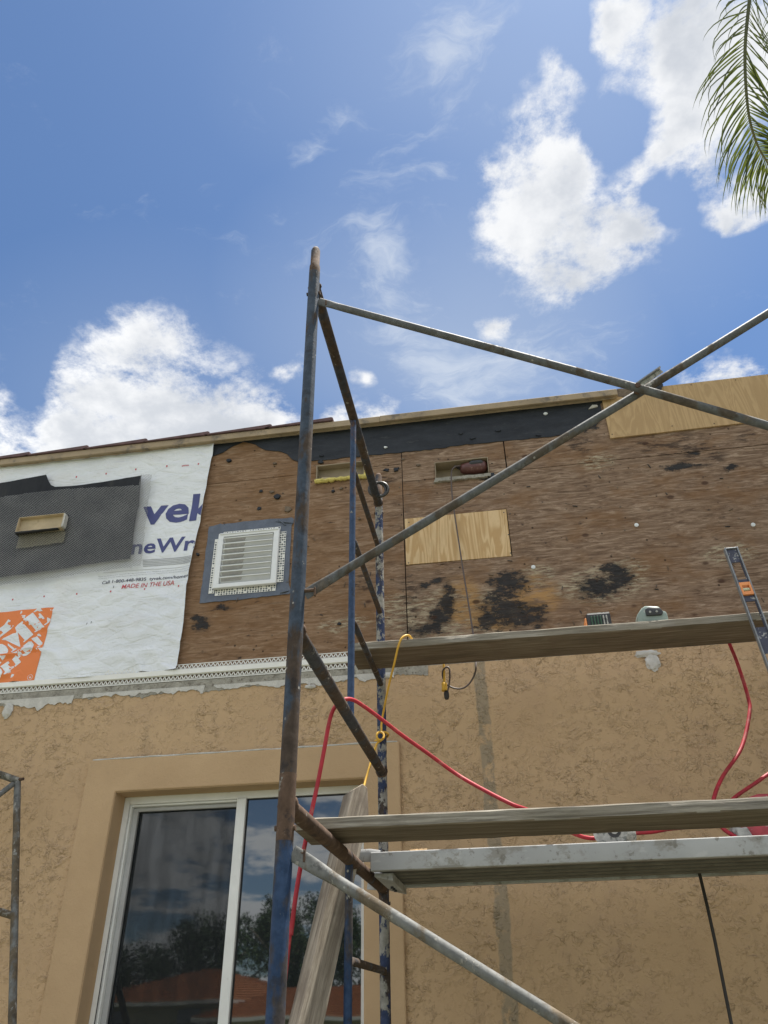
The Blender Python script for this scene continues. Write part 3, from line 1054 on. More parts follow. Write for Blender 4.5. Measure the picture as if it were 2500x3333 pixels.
# nails in the new boards
for (px, py) in [(1660, 1672), (1662, 1800), (1330, 1832), (1331, 1700), (1640, 1668), (1655, 1740)]:
    c = W(px, py, YP - .003)
    MB().disc(c, .004, (0, 1, 0), .004, 8).build('nail_head', 'tool_black', house)
for (px, py) in [(1993, 1413), (2188, 1386), (2325, 1378), (2250, 1252), (2395, 1236), (2412, 1366)]:
    c = W(px, py, YP - .014)
    MB().disc(c, .004, (0, 1, 0), .004, 8).build('nail_head', 'brown_flake', house)

# ---- beam pocket sleeves
def sleeve(P, depth, th, material, lab, out=0.0):
    x0, x1, z0, z1 = P
    y0, y1 = YP - out, YP + depth
    e = .0015
    m = MB()
    m.box(x0 + e, x0 + th, y0, y1, z0 + e, z1 - e)
    m.box(x1 - th, x1 - e, y0, y1, z0 + e, z1 - e)
    m.box(x0 + th, x1 - th, y0, y1, z1 - th, z1 - e)
    m.box(x0 + th, x1 - th, y0, y1, z0 + e, z0 + th)
    m.box(x0 + th, x1 - th, y1 - .01, y1, z0 + th, z1 - th)
    return tag(m.build('beam_pocket', material, house), lab)


sB = sleeve(PB, .055, .008, 'pocket_tan', 'open beam pocket with yellow foam squeezed out round it', .006)
r = random.Random(3)
fo = MB()
pts = [(PB[0] - .004 + (PB[1] - PB[0] + .02) * i / 26, YP - .012, PB[2] - .010 + r.uniform(-.004, .004)) for i in range(27)]
fo.tube(pts, [r.uniform(.009, .017) for _ in pts], 7)
pts = [(PB[1] + .012 + r.uniform(-.003, .003), YP - .010, PB[2] - .01 + (PB[3] - PB[2]) * .95 * i / 10) for i in range(11)]
fo.tube(pts, [r.uniform(.010, .018) for _ in pts], 7)
fo.build('foam_bead', 'foam_yellow', sB, smooth=50)
# loose scrap lying in it
MB().prism([(PB[0] + .03, PB[2] + .010), (PB[0] + .12, PB[2] + .010), (PB[0] + .085, PB[2] + .028), (PB[0] + .035, PB[2] + .034)], YP + .01, YP + .05).build('cardboard_scrap', 'pocket_board', sB)
sC = sleeve(PC, .085, .006, 'pocket_tan', 'open beam pocket holding a red power tool', .010)
lipm = MB()
lipm.prism(ragged([(PC[0] - .008, PC[2] - .016), (PC[1] + .006, PC[2] - .014), (PC[1] + .004, PC[2] + .006), (PC[0] + .0, PC[2] + .012)], .003, .02, 4), YP - .018, YP - .001)
lipm.build('lip', 'old_mortar', sC)
sA = sleeve((PA[0], PA[1], PA[2], PA[3]), -.0455, .005, 'pocket_board', 'cardboard beam sleeve sticking out through the metal lath', .084)
# right cheek covered with mortar, torn lower flap
MB().prism(ragged([(PA[1] + .0005, PA[2] + .004), (PA[1] + .012, PA[2] + .012), (PA[1] + .012, PA[3] - .01), (PA[1] + .0005, PA[3])], .001, .02, 2), YP - .085, YP - .049).build('mortar_cheek', 'pale_mortar', sA)
MB().prism(ragged([(PA[0] + .004, PA[2] - .010), (PA[1] - .02, PA[2] - .004), (PA[1] - .02, PA[2] + .0), (PA[0] + .004, PA[2] - .0)], .001, .02, 9), YP - .086, YP - .06).build('flap', 'seal_black', sA)

# ---- black roofing felt under the eaves
def k2(x, y):
    return (600 + x * .4822, 1300 + y * .4822)


def k3(x, y):
    return (1300 + x * .7233, 1150 + y * .7233)


yfe = YP - .004
low = [k2(180, 385), k2(260, 355), k2(330, 312), k2(400, 287), k2(480, 300), k2(520, 330), k2(580, 345), k2(650, 350), k2(690, 370), k2(730, 402), k2(775, 425), k2(1000, 402), k2(1659, 338),
       k3(300, 410), k3(690, 373), k3(800, 356), k3(860, 318), k3(880, 330), k3(915, 285)]
fpts = [wz(x, y, yfe) for x, y in low]
top = W(800, 1411, yfe).z
right = [wz(*k3(905, 225), yfe), wz(*k3(945, 190), yfe), wz(*k3(1010, 165), yfe)]
poly = [(fpts[0][0] - .10, fpts[0][1] + .02)] + fpts + right
poly = [Vector(p) for p in poly]
rag = []
for i in range(len(poly) - 1):
    a, b = poly[i], poly[i + 1]
    nn = max(1, int((b - a).length / .03))
    for k in range(nn):
        q = a.lerp(b, k / nn)
        rag.append((q.x + random.uniform(-.003, .003), q.y + random.uniform(-.004, .004)))
rag += [(poly[-1].x, top - .005), (poly[0].x, top - .005)]
felt = MB().prism(rag, yfe, YP - .0005).build('roofing_felt', 'roofing_felt_black', house)
# curled flakes and scraps hanging on the felt
for (px, py, s) in [(1775, 1347, .014), (1048, 1483, .016), (1254, 1456, .013), (1620, 1402, .018), (1500, 1408, .022), (1540, 1426, .02), (1750, 1415, .02)]:
    c = W(px, py, yfe - .004)
    q = [(c.x + math.cos(t) * s * random.uniform(.5, 1.2), c.z + math.sin(t) * s * .6 * random.uniform(.5, 1.2)) for t in [i * math.pi / 4 for i in range(8)]]
    MB().prism(q, yfe - .008, yfe + .001).build('felt_flake', 'cap_white' if s < .0155 else 'roofing_felt_black', house)
c = W(1930, 1325, yfe - .003)
MB().prism(ragged([(c.x - .03, c.z - .016), (c.x + .028, c.z - .004), (c.x + .03, c.z + .01), (c.x - .005, c.z + .014)], .003, .02, 5), yfe - .008, yfe + .001).build('plaster_scrap', 'pale_mortar', house)

# ---- fascia / drip edge
yfa = 3.742
fz_top = W(800, 1404, yfa).z
fz_bot = W(800, 1422, yfa).z
fx1 = W(2005, 1260, yfa).x
fx_j = W(1236, 1372, yfa).x
for (a, b, dy) in [(-5.6, -3.2, 0), (-3.2 + .002, fx_j, 0), (fx_j + .001, fx1, -.004)]:
    m = MB()
    m.box(a, b, yfa + dy, yfa + dy + .02, fz_bot, fz_top)
    m.box(a, b, yfa + dy + .0201, YP + .03, fz_top - .012, fz_top - .001)
    m.build('fascia_board', 'fascia_paint', house, bevel=.003)
fx2 = W(1236, 1372, yfa).x
# paint ragged beneath it
rg = [(-3.2, fz_bot + .001)] + [(-3.2 + .03 * i, fz_bot - abs(random.gauss(0, .004)) - .001) for i in range(1, int((fx1 + 3.2) / .03))] + [(fx1, fz_bot + .001)]
MB().prism(rg, yfa + .021, yfa + .026).build('paint_edge', 'fascia_paint', house)
# soffit strip closing the gap between fascia and wall
MB().box(-5.6, fx1, yfa + .027, YP + .018, fz_bot + .012, fz_bot + .02).build('soffit_strip', 'pocket_board', house)

# ---- roof tiles showing above the fascia
lips = [121, 301, 485, 682, 882, 1081]
lx = [W(x, 1400, yfa).x for x in lips]
pitch_x = (lx[-1] - lx[0]) / 5
xs_ = [lx[0] - pitch_x * k for k in range(4, 0, -1)] + lx
for x1 in xs_:
    x0 = x1 - pitch_x - .03
    zb = fz_top + .001
    sec = [(x0, zb), (x1 - .012, zb), (x1 + .004, zb + .006), (x1 + .006, zb + .022), (x1 - .006, zb + .029), (x1 - .05, zb + .026), (x0 + .03, zb + .010), (x0, zb + .006)]
    MB().prism(sec, yfa - .012, yfa + .36).build('roof_tile', 'roof_tile_clay', house, bevel=.002)

# ---- torn flashing that sticks up at the break in the roof edge
a, b = W(2062, 1262, 3.77), W(2147, 1203, 3.77)
d = (b - a)
nrm = Vector((-d.z, 0, d.x)).normalized()
MB().obox((a + b) / 2, d / 2, Vector((0, .03, 0)), nrm * .004).build('roof_flashing', 'level_alu', house)
MB().obox((a + b) / 2 + nrm * -.016 + d * .03, d / 2 * .95, Vector((0, .004, 0)), nrm * .012).build('roof_flashing', 'dusty_grey', house)
fl = [wz(2120, 1262, 3.776), wz(2152, 1268, 3.776), wz(2160, 1252, 3.776), wz(2148, 1243, 3.776), wz(2140, 1252, 3.776)]
MB().prism(ragged(fl, .003, .012, 8), 3.772, 3.79).build('felt_flake', 'roofing_felt_black', house)
MB().prism(ragged([wz(2000, 1290, YP - .006), wz(2060, 1300, YP - .006), wz(2080, 1268, YP - .006), wz(2010, 1268, YP - .006)], .003, .02, 12), YP - .011 - .003, YP - .001).build('felt_flake', 'brown_flake', house)

# ---- broken mortar edge between stucco and sheathing
def strip(x0, x1, ztop, zbase, amp, seed, yf, yb, matname, nm):
    r = random.Random(seed)
    bot = []
    x = x0
    k = 0.0
    while x < x1:
        k += .35
        drop = amp * (.5 + mnoise.noise(Vector((x * 5.0, seed, 0))) + .55 * mnoise.noise(Vector((x * 17, seed, 3))) + .4 * mnoise.noise(Vector((x * 45, seed, 5))))
        bot.append((x, zbase - max(-.012, drop) + r.uniform(-.006, .006) * r.random()))
        x += r.uniform(.005, .018)
    poly = [(x0, ztop)] + bot + [(x1, ztop)]
    return MB().prism(poly, yf, yb).build(nm, matname, house)


zb0 = W(600, 2240, YS).z
MEX1 = -.34
strip(-4.5, MEX1, STUCCO_TOP + .012, zb0 - .005, .030, 5, YS - .003, YS + .006, 'old_mortar', 'mortar_edge')
strip(-2.98, -2.30, zb0 + .004, zb0 - .012, .055, 9, YS - .006, YS - .0032, 'pale_mortar', 'mortar_edge')
strip(-2.25, -1.55, zb0 + .006, zb0 - .004, .030, 21, YS - .006, YS - .0032, 'pale_mortar', 'mortar_edge')
strip(-1.5, -.52, zb0 + .004, zb0 - .006, .034, 33, YS - .006, YS - .0032, 'pale_mortar', 'mortar_edge')
# ledge of bare block above it
MB().box(-9, 9, YS + .004, YS + .03, STUCCO_TOP - .0, STUCCO_TOP + .035).build('block_ledge', 'old_mortar', house)
for (px, py, w, hgt) in [(2125, 2155, .034, .045), (2105, 2128, .06, .018), (25, 2315, .03, .04), (1260, 2200, .02, .014), (1010, 2235, .03, .012)]:
    c = W(px, py, YS - .004)
    bm = bmesh.new()
    bmesh.ops.create_icosphere(bm, subdivisions=3, radius=1)
    for v in bm.verts:
        k = 1 + .35 * mnoise.noise(v.co * 2.3 + Vector((px, 0, 0)))
        v.co = Vector((v.co.x * w * k, v.co.y * .012 * k, v.co.z * hgt * k)) + c
    finish(bm, 'mortar_lump', 'pale_mortar', house, 50)

# ---- plastic cap nails and small torn bits on the sheathing
for (px, py) in [(1736, 1845), (2072, 1708), (2452, 1707), (1776, 1346)]:
    c = W(px, py, YP - .006)
    m = MB().disc(c, .0115, (0, 1, 0), .0055, 16)
    m.disc(c - Vector((0, .002, 0)), .006, (0, 1, 0), .002, 10)
    m.build('cap_nail', 'cap_white', house, smooth=40)
r = random.Random(21)
for (px, py, s) in [(903, 1620, .030), (935, 1660, .032), (850, 1600, .014), (1045, 1505, .022), (1258, 1530, .020), (1290, 1528, .024), (885, 1602, .018), (1110, 1590, .013), (1170, 1690, .012),
                    (1085, 1600, .012), (845, 1656, .018), (746, 1500, .018), (895, 1510, .013), (760, 1830, .012), (1105, 2030, .014), (645, 1805, .014), (1312, 1495, .012), (1362, 1515, .016), (1600, 1548, .03)]:
    c = W(px, py, YP - .002)
    n_ = 9
    q = [(c.x + math.cos(t) * s * r.uniform(.45, 1.15), c.z + math.sin(t) * s * .75 * r.uniform(.4, 1.15)) for t in [i * 2 * math.pi / n_ for i in range(n_)]]
    MB().prism(q, YP - .002 - r.uniform(.004, .012), YP + .001).build('felt_flake', r.choice(['brown_flake', 'roofing_felt_black', 'roofing_felt_black']), house)
# nail rows along the sheet joints
nx = [(SEAM_X - .022, PLY_BOT + .1, SEAM_Z, .135), (SEAM_X + .026, PLY_BOT + .12, SEAM_Z2, .15), (-1.2, PLY_BOT + .1, 4.3, .2), (.16, PLY_BOT + .1, 4.4, .17), (.80, PLY_BOT + .1, 4.35, .18), (1.40, PLY_BOT + .1, 4.35, .2)]
for (x, za, zb_, st) in nx:
    z = za
    while z < zb_:
        xx = x + r.uniform(-.008, .008)
        if not any(P[0] - .02 < xx < P[1] + .02 and P[2] - .02 < z < P[3] + .02 for P in (PB, PC, hole_ptch)):
            MB().disc((xx, YP - .0015, z), r.uniform(.0035, .006), (0, 1, 0), .003, 7).build('nail_head', 'brown_flake', house)
        z += st * r.uniform(.7, 1.3)
# staples left in the sheathing
for i in range(46):
    x, z = r.uniform(-1.6, 1.7), r.uniform(3.25, 4.35)
    t = r.uniform(-.5, .5) + r.choice([0, math.pi / 2])
    L = r.uniform(.008, .016)
    c = Vector((x, YP - .003, z))
    dd = Vector((math.cos(t), 0, math.sin(t)))
    if any(P[0] - .02 < x < P[1] + .02 and P[2] - .02 < z < P[3] + .02 for P in (PB, PC)):
        continue
    MB().obox(c, dd * L, Vector((0, .003, 0)), Vector((-dd.z, 0, dd.x)) * .0012).build('staple', r.choice(['brown_flake', 'tool_black']), house)

# ================================================================== HOUSE WRAP
wrap = thing('house_wrap', 'white printed house wrap sheet stapled over the plywood on the left', 'house wrap', (-2.6, YP, PLY_BOT))
YW = YP - .006
edge_px = [(703, 1441), (697, 1470), (685, 1530), (668, 1620), (655, 1700), (640, 1760), (630, 1812), (618, 1868), (608, 1960), (598, 2060), (588, 2120), (580, 2178)]
edge = [wz(x, y, YW) for x, y in edge_px]
wrap_bot = lambda x: W(300, 2204, YW).z + .004 * math.sin(x * 9) + .006 * mnoise.noise(Vector((x * 4, 2, 0)))
wz_top = edge[0][1]


def edge_x(z):
    if z >= edge[0][1]:
        return edge[0][0]
    for (a, b) in zip(edge, edge[1:]):
        if a[1] >= z >= b[1]:
            t = (a[1] - z) / (a[1] - b[1])
            return a[0] + (b[0] - a[0]) * t
    return edge[-1][0]


def wrinkle(x, z):
    """how far the sheet stands off the wall"""
    a = mnoise.noise(Vector((x * 3.1 + z * 1.7, z * 3.9 - x * 1.2, 1.5)))
    b = mnoise.noise(Vector((x * 8 + z * 4, z * 12 - x * 5, 7.5)))
    c_ = abs(mnoise.noise(Vector((x * 4 - z * 3, z * 7 + x * 2, 3.3))))
    low = max(0, (3.95 - z) / .75)
    e = .0035 + (.008 * (a + .6) + .0036 * b + .012 * (1 - min(1, c_ * 4)) * (.3 + low))
    ed = max(0, 1 - abs(edge_x(z) - x) / .05)
    return max(.001, e + .010 * ed * ed * (1 + b))


XL = -4.3
NX, NZ = 170, 110
bm = bmesh.new()
grid = []
for j in range(NZ + 1):
    t = j / NZ
    row = []
    for i in range(NX + 1):
        s = i / NX
        z = wz_top + .035 + (0 - 0) - t * (wz_top + .035 - PLY_BOT)
        xr = edge_x(z)
        x = XL + (xr - XL) * s
        zb = wrap_bot(x)
        z = (wz_top + .035) - t * (wz_top + .035 - zb)
        x = XL + (edge_x(z) - XL) * s
        row.append(bm.verts.new((x, YW - wrinkle(x, z), z)))
    grid.append(row)
for j in range(NZ):
    for i in range(NX):
        bm.faces.new((grid[j][i], grid[j + 1][i], grid[j + 1][i + 1], grid[j][i + 1]))
finish(bm, 'sheet', 'house_wrap', wrap, 60)


def onto_wrap(bm, off=.0016, grid_step=.03, clip=True):
    """cut flat print into small facets and lay it on the wrinkled sheet"""
    co = [v.co for v in bm.verts]
    x0, x1 = min(c.x for c in co), max(c.x for c in co)
    z0, z1 = min(c.z for c in co), max(c.z for c in co)
    x = x0 + grid_step
    while x < x1:
        bmesh.ops.bisect_plane(bm, geom=bm.verts[:] + bm.edges[:] + bm.faces[:], plane_co=(x, 0, 0), plane_no=(1, 0, 0))
        x += grid_step
    z = z0 + grid_step
    while z < z1:
        bmesh.ops.bisect_plane(bm, geom=bm.verts[:] + bm.edges[:] + bm.faces[:], plane_co=(0, 0, z), plane_no=(0, 0, 1))
        z += grid_step
    if clip:
        for (a, b) in zip(edge, edge[1:]):
            lo_, hi_ = min(a[1], b[1]), max(a[1], b[1])
            fs = [f for f in bm.faces if lo_ - .02 <= f.calc_center_median().z <= hi_ + .02]
            if not fs:
                continue
            vs = {v for f in fs for v in f.verts}
            es = {e for f in fs for e in f.edges}
            d = Vector((b[0] - a[0], 0, b[1] - a[1]))
            bmesh.ops.bisect_plane(bm, geom=list(vs) + list(es) + fs, plane_co=(a[0] - .002, 0, a[1]), plane_no=(-d.z, 0, d.x))
        kill = [f for f in bm.faces if f.calc_center_median().x > edge_x(f.calc_center_median().z) - .0025]
        bmesh.ops.delete(bm, geom=kill, context='FACES')
    for v in bm.verts:
        v.co.y = YW - wrinkle(v.co.x, v.co.z) - off


def text_bm(body, pL, pR, cap, bold=0.0, shear=0.0, ratio=None):
    """text set on the wall from pL to pR (x, z), cap height in metres"""
    cu = bpy.data.curves.new('lettering', 'FONT')
    cu.body = body
    cu.offset = bold
    cu.shear = shear
    cu.resolution_u = 3
    ob = bpy.data.objects.new('lettering', cu)
    COL.objects.link(ob)
    dg = bpy.context.evaluated_depsgraph_get()
    me = bpy.data.meshes.new_from_object(ob.evaluated_get(dg))
    bpy.data.objects.remove(ob)
    bm = bmesh.new()
    bm.from_mesh(me)
    bpy.data.meshes.remove(me)
    co = [v.co for v in bm.verts]
    x0, x1 = min(c.x for c in co), max(c.x for c in co)
    L = Vector(pL)
    R_ = Vector(pR)
    u = R_ - L
    sx = u.length / (x1 - x0)
    u.normalize()
    v_ = Vector((-u.y, u.x))
    sy = cap / .69
    for v in bm.verts:
        q = L + u * ((v.co.x - x0) * sx) + v_ * (v.co.y * sy)
        v.co = Vector((q.x, YW, q.y))
    return bm


def print_text(body, a, b, cap_px, material, nm='printed_lettering', bold=0.0, shear=0.0, step=.03):
    bm = text_bm(body, wz(*a, YW), wz(*b, YW), cap_px, bold, shear)
    onto_wrap(bm, .0016, step)
    return finish(bm, nm, material, wrap)


def k1(x, y):
    return (x * .4822, 1350 + y * .4822)


print_text('vek', k1(950, 748), k1(1462, 700), .190, 'print_blue', bold=.028)
print_text('neWrap', k1(888, 950), k1(1470, 905), .098, 'print_blue', bold=.022)
print_text('Call 1-800-448-9835  tyvek.com/homewrap', k1(693, 1150), k1(1335, 1098), .021, 'print_black', bold=.012, step=.05)
print_text('MADE IN THE USA', k1(826, 1183), k1(1180, 1152), .028, 'print_red', bold=.008, shear=.15, step=.05)
for (t, a, b, s) in [('Meets the ASTM E1677 Type I Air Barrier requirements when installed in accordance to the installation guidelines', (668, 1103), (1330, 1040), .0062),
                     ('Meets ICC-ES AC38 Water-Resistive Barrier & Air Barrier material requirements. ICC-ES Evaluation Report', (668, 1117), (1290, 1058), .0062)]:
    print_text(t, k1(*a), k1(*b), s, 'print_grey', step=.2)
# fine print rows, rules and the small red stud marks
bm = bmesh.new()


def quad(bm, pts):
    bm.faces.new([bm.verts.new((x, YW, z)) for x, z in pts])


for k in range(5):
    y0 = 985 + k * 10
    quad(bm, [wz(*k1(972, y0 + 8), YW), wz(*k1(1300, y0 - 20), YW), wz(*k1(1300, y0 - 25), YW), wz(*k1(972, y0 + 3), YW)])
quad(bm, [wz(*k1(705, 1075), YW), wz(*k1(1290, 1030), YW), wz(*k1(1290, 1028), YW), wz(*k1(705, 1073), YW)])
onto_wrap(bm, .0016, .05)
finish(bm, 'fine_print', 'print_grey', wrap)
bm = bmesh.new()
for (x, y) in [(92, 1253), (304, 1232), (523, 1214), (755, 1201), (980, 1181), (1210, 1162), (520, 425), (721, 404), (921, 375), (1130, 353), (1344, 340), (-120, 1270)]:
    quad(bm, [wz(*k1(x - 5, y + 6), YW), wz(*k1(x + 4, y + 5), YW), wz(*k1(x + 6, y - 6), YW), wz(*k1(x - 3, y - 5), YW)])
for k in range(6):
    x = 1234 + k * 8
    quad(bm, [wz(*k1(x, 360 - k * .8), YW), wz(*k1(x + 5, 359 - k * .8), YW), wz(*k1(x + 5, 350 - k * .8), YW), wz(*k1(x, 351 - k * .8), YW)])
onto_wrap(bm, .0016, .1)
finish(bm, 'stud_marks', 'print_red', wrap)


# the orange shop logo, print cut at the left by the frame
def k4(x, y):
    return wz(x * .3014, 1900 + y * .3014, YW)


bm = bmesh.new()
f = bm.faces.new([bm.verts.new((x, YW, z)) for x, z in [k4(-560, 395), k4(0, 322), k4(410, 281), k4(597, 267), k4(470, 660), k4(376, 1046), k4(0, 1085), k4(-560, 1130)]])
bmesh.ops.triangulate(bm, faces=bm.faces[:])
onto_wrap(bm, .0013, .025)
finish(bm, 'printed_logo_ground', 'print_orange', wrap)
LET = [
    # E of the first word, H before it
    [(60, 450), (103, 394), (128, 408), (121, 425), (107, 421), (92, 440), (107, 456), (128, 458), (124, 474), (120, 485), (144, 478), (150, 455), (161, 462), (130, 497), (0, 590), (-10, 575), (40, 535), (20, 510), (-30, 550), (-45, 525)],
    [(-60, 540), (-40, 530), (10, 590), (-10, 605), (-70, 640), (-120, 660), (-140, 640)],
    # E
    [(276, 400), (360, 325), (370, 322), (482, 465), (460, 500), (388, 536), (384, 525), (400, 515), (322, 415), (310, 410), (282, 410)],
    [(372, 316), (417, 280), (455, 275), (462, 290), (476, 305), (440, 312), (420, 302), (390, 318)],
    [(430, 335), (446, 328), (490, 375), (494, 390), (474, 394), (464, 382), (432, 386), (428, 372), (440, 362)],
    [(524, 372), (560, 392), (557, 405), (542, 428), (498, 462), (490, 450), (524, 425), (520, 398)],
    # M
    [(175, 485), (205, 450), (256, 415), (264, 420), (263, 432), (372, 555), (370, 562), (274, 640), (264, 640), (266, 630), (280, 618), (205, 535), (232, 690), (226, 692), (70, 616), (26, 612), (40, 595), (150, 545), (182, 540), (190, 530)],
    [(92, 648), (118, 668), (168, 706), (196, 702), (200, 712), (142, 756), (136, 745), (152, 722), (104, 682), (92, 672)],
    # O
    [(-60, 690), (-20, 660), (30, 655), (72, 678), (98, 720), (98, 760), (70, 800), (36, 834), (10, 800), (-30, 800), (-60, 780)],
    # D (left)
    [(-90, 890), (-50, 870), (0, 850), (22, 848), (20, 862), (-40, 900), (-100, 930)],
    # T
    [(398, 585), (412, 574), (472, 648), (466, 672), (432, 704), (418, 700), (432, 676), (360, 614), (352, 600)],
    [(412, 560), (432, 546), (456, 566), (456, 580), (438, 576), (420, 572)],
    # O
    [(250, 694), (270, 672), (320, 634), (352, 632), (380, 668), (376, 710), (352, 745), (300, 785), (266, 790), (246, 778), (256, 768), (290, 760), (246, 712)],
    # P
    [(158, 806), (182, 784), (212, 800), (206, 770), (216, 745), (240, 748), (252, 764), (238, 786), (222, 806), (210, 816), (238, 848), (236, 858), (176, 905), (166, 896), (180, 878), (140, 824)],
    # E
    [(80, 852), (98, 842), (112, 862), (92, 880), (122, 906), (158, 898), (164, 910), (126, 944), (116, 930), (126, 918), (100, 912), (136, 954), (68, 998), (62, 985), (76, 968), (24, 908), (8, 906), (20, 890)],
    # D
    [(0, 912), (20, 925), (44, 968), (44, 990), (12, 1040), (0, 1050), (-30, 1060), (-80, 1040), (-60, 980)],
]
bm = bmesh.new()
for P in LET:
    pts = [k4(x, y) for x, y in P]
    for t in tessellate_polygon([[Vector((x, z, 0)) for x, z in pts]]):
        vs = [bm.verts.new((pts[i][0], YW, pts[i][1])) for i in t]
        bm.faces.new(vs)
onto_wrap(bm, .0028, .03)
finish(bm, 'printed_logo_lettering', 'house_wrap', wrap)
# registered mark in a ring
bm = text_bm('R', k4(322, 1030), k4(348, 1028), .0105, .02)
c = Vector(k4(334, 1017))
for i in range(20):
    a0, a1 = 2 * math.pi * i / 20, 2 * math.pi * (i + 1) / 20
    q = [(c.x + math.cos(a) * rr, c.y + math.sin(a) * rr) for a, rr in ((a0, .0140), (a1, .0140), (a1, .0160), (a0, .0160))]
    quad(bm, q)
onto_wrap(bm, .0028, .05)
finish(bm, 'printed_registered_mark', 'house_wrap', wrap)
# staples in the wrap
for (x, y) in [(950, 440), (996, 425), (1240, 45)]:
    p = k4(x, y)
    MB().box(p[0] - .0008, p[0] + .0008, YW - wrinkle(*p) - .003, YW - wrinkle(*p), p[1] - .009, p[1] + .006).build('staple', 'tool_black', wrap)

# ---- felt panel and metal lath round the left pocket
def k5(x, y, Y):
    return wz(x * .3014, 1500 + y * .3014, Y)


YFE = YW - .038
fp_px = [(-1400, 1450), (-1400, 500), (-500, 330), (0, 240), (250, 195), (495, 148), (520, 215), (548, 262), (592, 281), (760, 272), (1000, 243), (1200, 212), (1525, 158), (1508, 360), (1500, 480), (1480, 540), (1460, 640), (1432, 880), (1405, 1052), (900, 1120), (700, 1160), (0, 1256)]
fpoly = [k5(x, y, YFE) for x, y in fp_px]
hx0, hx1, hz0, hz1 = PA
outer = fpoly
fpm = MB().prism(ragged(outer, .0015, .05, 6), YFE, YFE + .003)
fpanel = fpm.build('felt_panel', 'felt_grey')
tag(fpanel, 'black felt panel set in the white house wrap behind the metal lath', 'felt')
lath_px = [(-1400, 1560), (-1400, 640), (0, 392), (350, 342), (700, 305), (1000, 288), (1300, 275), (1500, 262), (1520, 150), (1640, 148), (1622, 320), (1570, 700), (1525, 1132), (1000, 1200), (400, 1290), (0, 1340)]
YL = YFE - .004
lpoly = [Vector(k5(x, y, YL)) for x, y in lath_px]


def inside(x, z, P):
    c = False
    j = len(P) - 1
    for i in range(len(P)):
        if (P[i].y > z) != (P[j].y > z) and x < (P[j].x - P[i].x) * (z - P[i].y) / (P[j].y - P[i].y) + P[i].x:
            c = not c
        j = i
    return c


lm = MB()
cw, ch = .0175, .0115
z = min(p.y for p in lpoly)
zt = max(p.y for p in lpoly)
xl, xr = -3.6, max(p.x for p in lpoly)
rowi = 0
while z < zt:
    nxc = int((xr - xl) / (cw / 2))
    for k in range(nxc):
        xa, xb = xl + k * cw / 2, xl + (k + 1) * cw / 2
        up = (k + rowi) % 2
        za, zb_ = (z, z + ch / 2) if up else (z + ch / 2, z)
        xm, zm = (xa + xb) / 2, z + ch / 4
        if not inside(xm, zm, lpoly):
            continue
        if hx0 - .004 < xm < hx1 + .012 and hz0 - .012 < zm < hz1 + .002:
            continue
        yw = YL - .004 * mnoise.noise(Vector((xm * 4, zm * 4, 2))) - (.0 if xm < k5(1500, 0, YL)[0] else 0)
        t = .0014
        lm.add([(xa, yw, za - t), (xb, yw - .0008, zb_ - t), (xb, yw, zb_ + t), (xa, yw + .0008, za + t)], [(0, 1, 2, 3)])
    z += ch / 2
    rowi += 1
# dense bent tongue of lath hanging under the sleeve
lath = lm.build('metal_lath', 'lath_metal', fix=False)
tag(lath, 'grey expanded metal lath over black felt round the cardboard sleeve', 'metal lath')
bmx = MB()
tp = [Vector(k5(x, y, YL - .012)) for x, y in [(205, 800), (705, 745), (695, 880), (170, 955)]]
zz = min(p.y for p in tp)
rowi = 0
while zz < max(p.y for p in tp):
    x = tp[3].x - .01
    k = 0
    while x < tp[1].x:
        up = (k + rowi) % 2
        za, zb_ = (zz, zz + ch / 2) if up else (zz + ch / 2, zz)
        if inside(x + cw / 4, zz, tp):
            bmx.add([(x, YL - .012, za - .0013), (x + cw / 2, YL - .013, zb_ - .0013), (x + cw / 2, YL - .012, zb_ + .0013), (x, YL - .011, za + .0013)], [(0, 1, 2, 3)])
        x += cw / 2
        k += 1
    zz += ch / 2
    rowi += 1
simple('lath_brass', (0.50, 0.45, 0.30), .5, .1, 20, metallic=.3)
fo_ = bmx.build('bent_flap', 'lath_brass', lath, fix=False)

# ================================================================== CASING BEAD
zt1, zt0 = W(300, 2199, YW - .012).z, W(300, 2243, YW - .012).z
bx0, bx1 = -4.4, W(1135, 2140, YW).x
YB = YP - .014
bead = thing('casing_bead', 'white perforated vinyl stop bead along the top of the stucco', 'stop bead', ((bx0 + bx1) / 2, YB, zt0))
ztop_ = W(850, 2142, YB).z
zbot_ = W(850, 2196, YB).z
H_ = ztop_ - zbot_
f1, f0 = ztop_ - H_ * .34, zbot_ + H_ * .36


def truss(za, zb, y):
    """perforated flange: two rails with zigzag webs"""
    m = MB()
    t = .0042
    m.box(bx0, bx1, y, y + .0018, zb - t, zb)
    m.box(bx0, bx1, y, y + .0018, za, za + t)
    pitch_ = .0245
    x = bx0
    zc, zd = za + t, zb - t
    w = .0030
    while x + pitch_ < bx1:
        mid = x + pitch_ / 2
        for (xa, xb) in ((x, mid), (x + pitch_, mid)):
            m.add([(xa - w, y, zc), (xa + w, y, zc), (xb + w, y, zd), (xb - w, y, zd)], [(0, 1, 2, 3)])
        # small rib near the base
        m.add([(x + .005, y + .0005, zc + .002), (x + pitch_ - .005, y + .0005, zc + .002), (x + pitch_ - .005, y + .0005, zc + .004), (x + .005, y + .0005, zc + .004)], [(0, 1, 2, 3)])
        x += pitch_
    return m


truss(f1, ztop_, YB + .002).build('perforated_flange', 'white_vinyl', bead, fix=False)
truss(zbot_, f0, YB).build('perforated_flange', 'white_vinyl', bead, fix=False)
cb = MB()
cb.prism([(bx0, f0 - .001), (bx1, f0 - .001), (bx1, f1 + .001), (bx0, f1 + .001)], YB - .008, YB + .004)
cb.build('solid_strip', 'white_vinyl', bead, bevel=.002)

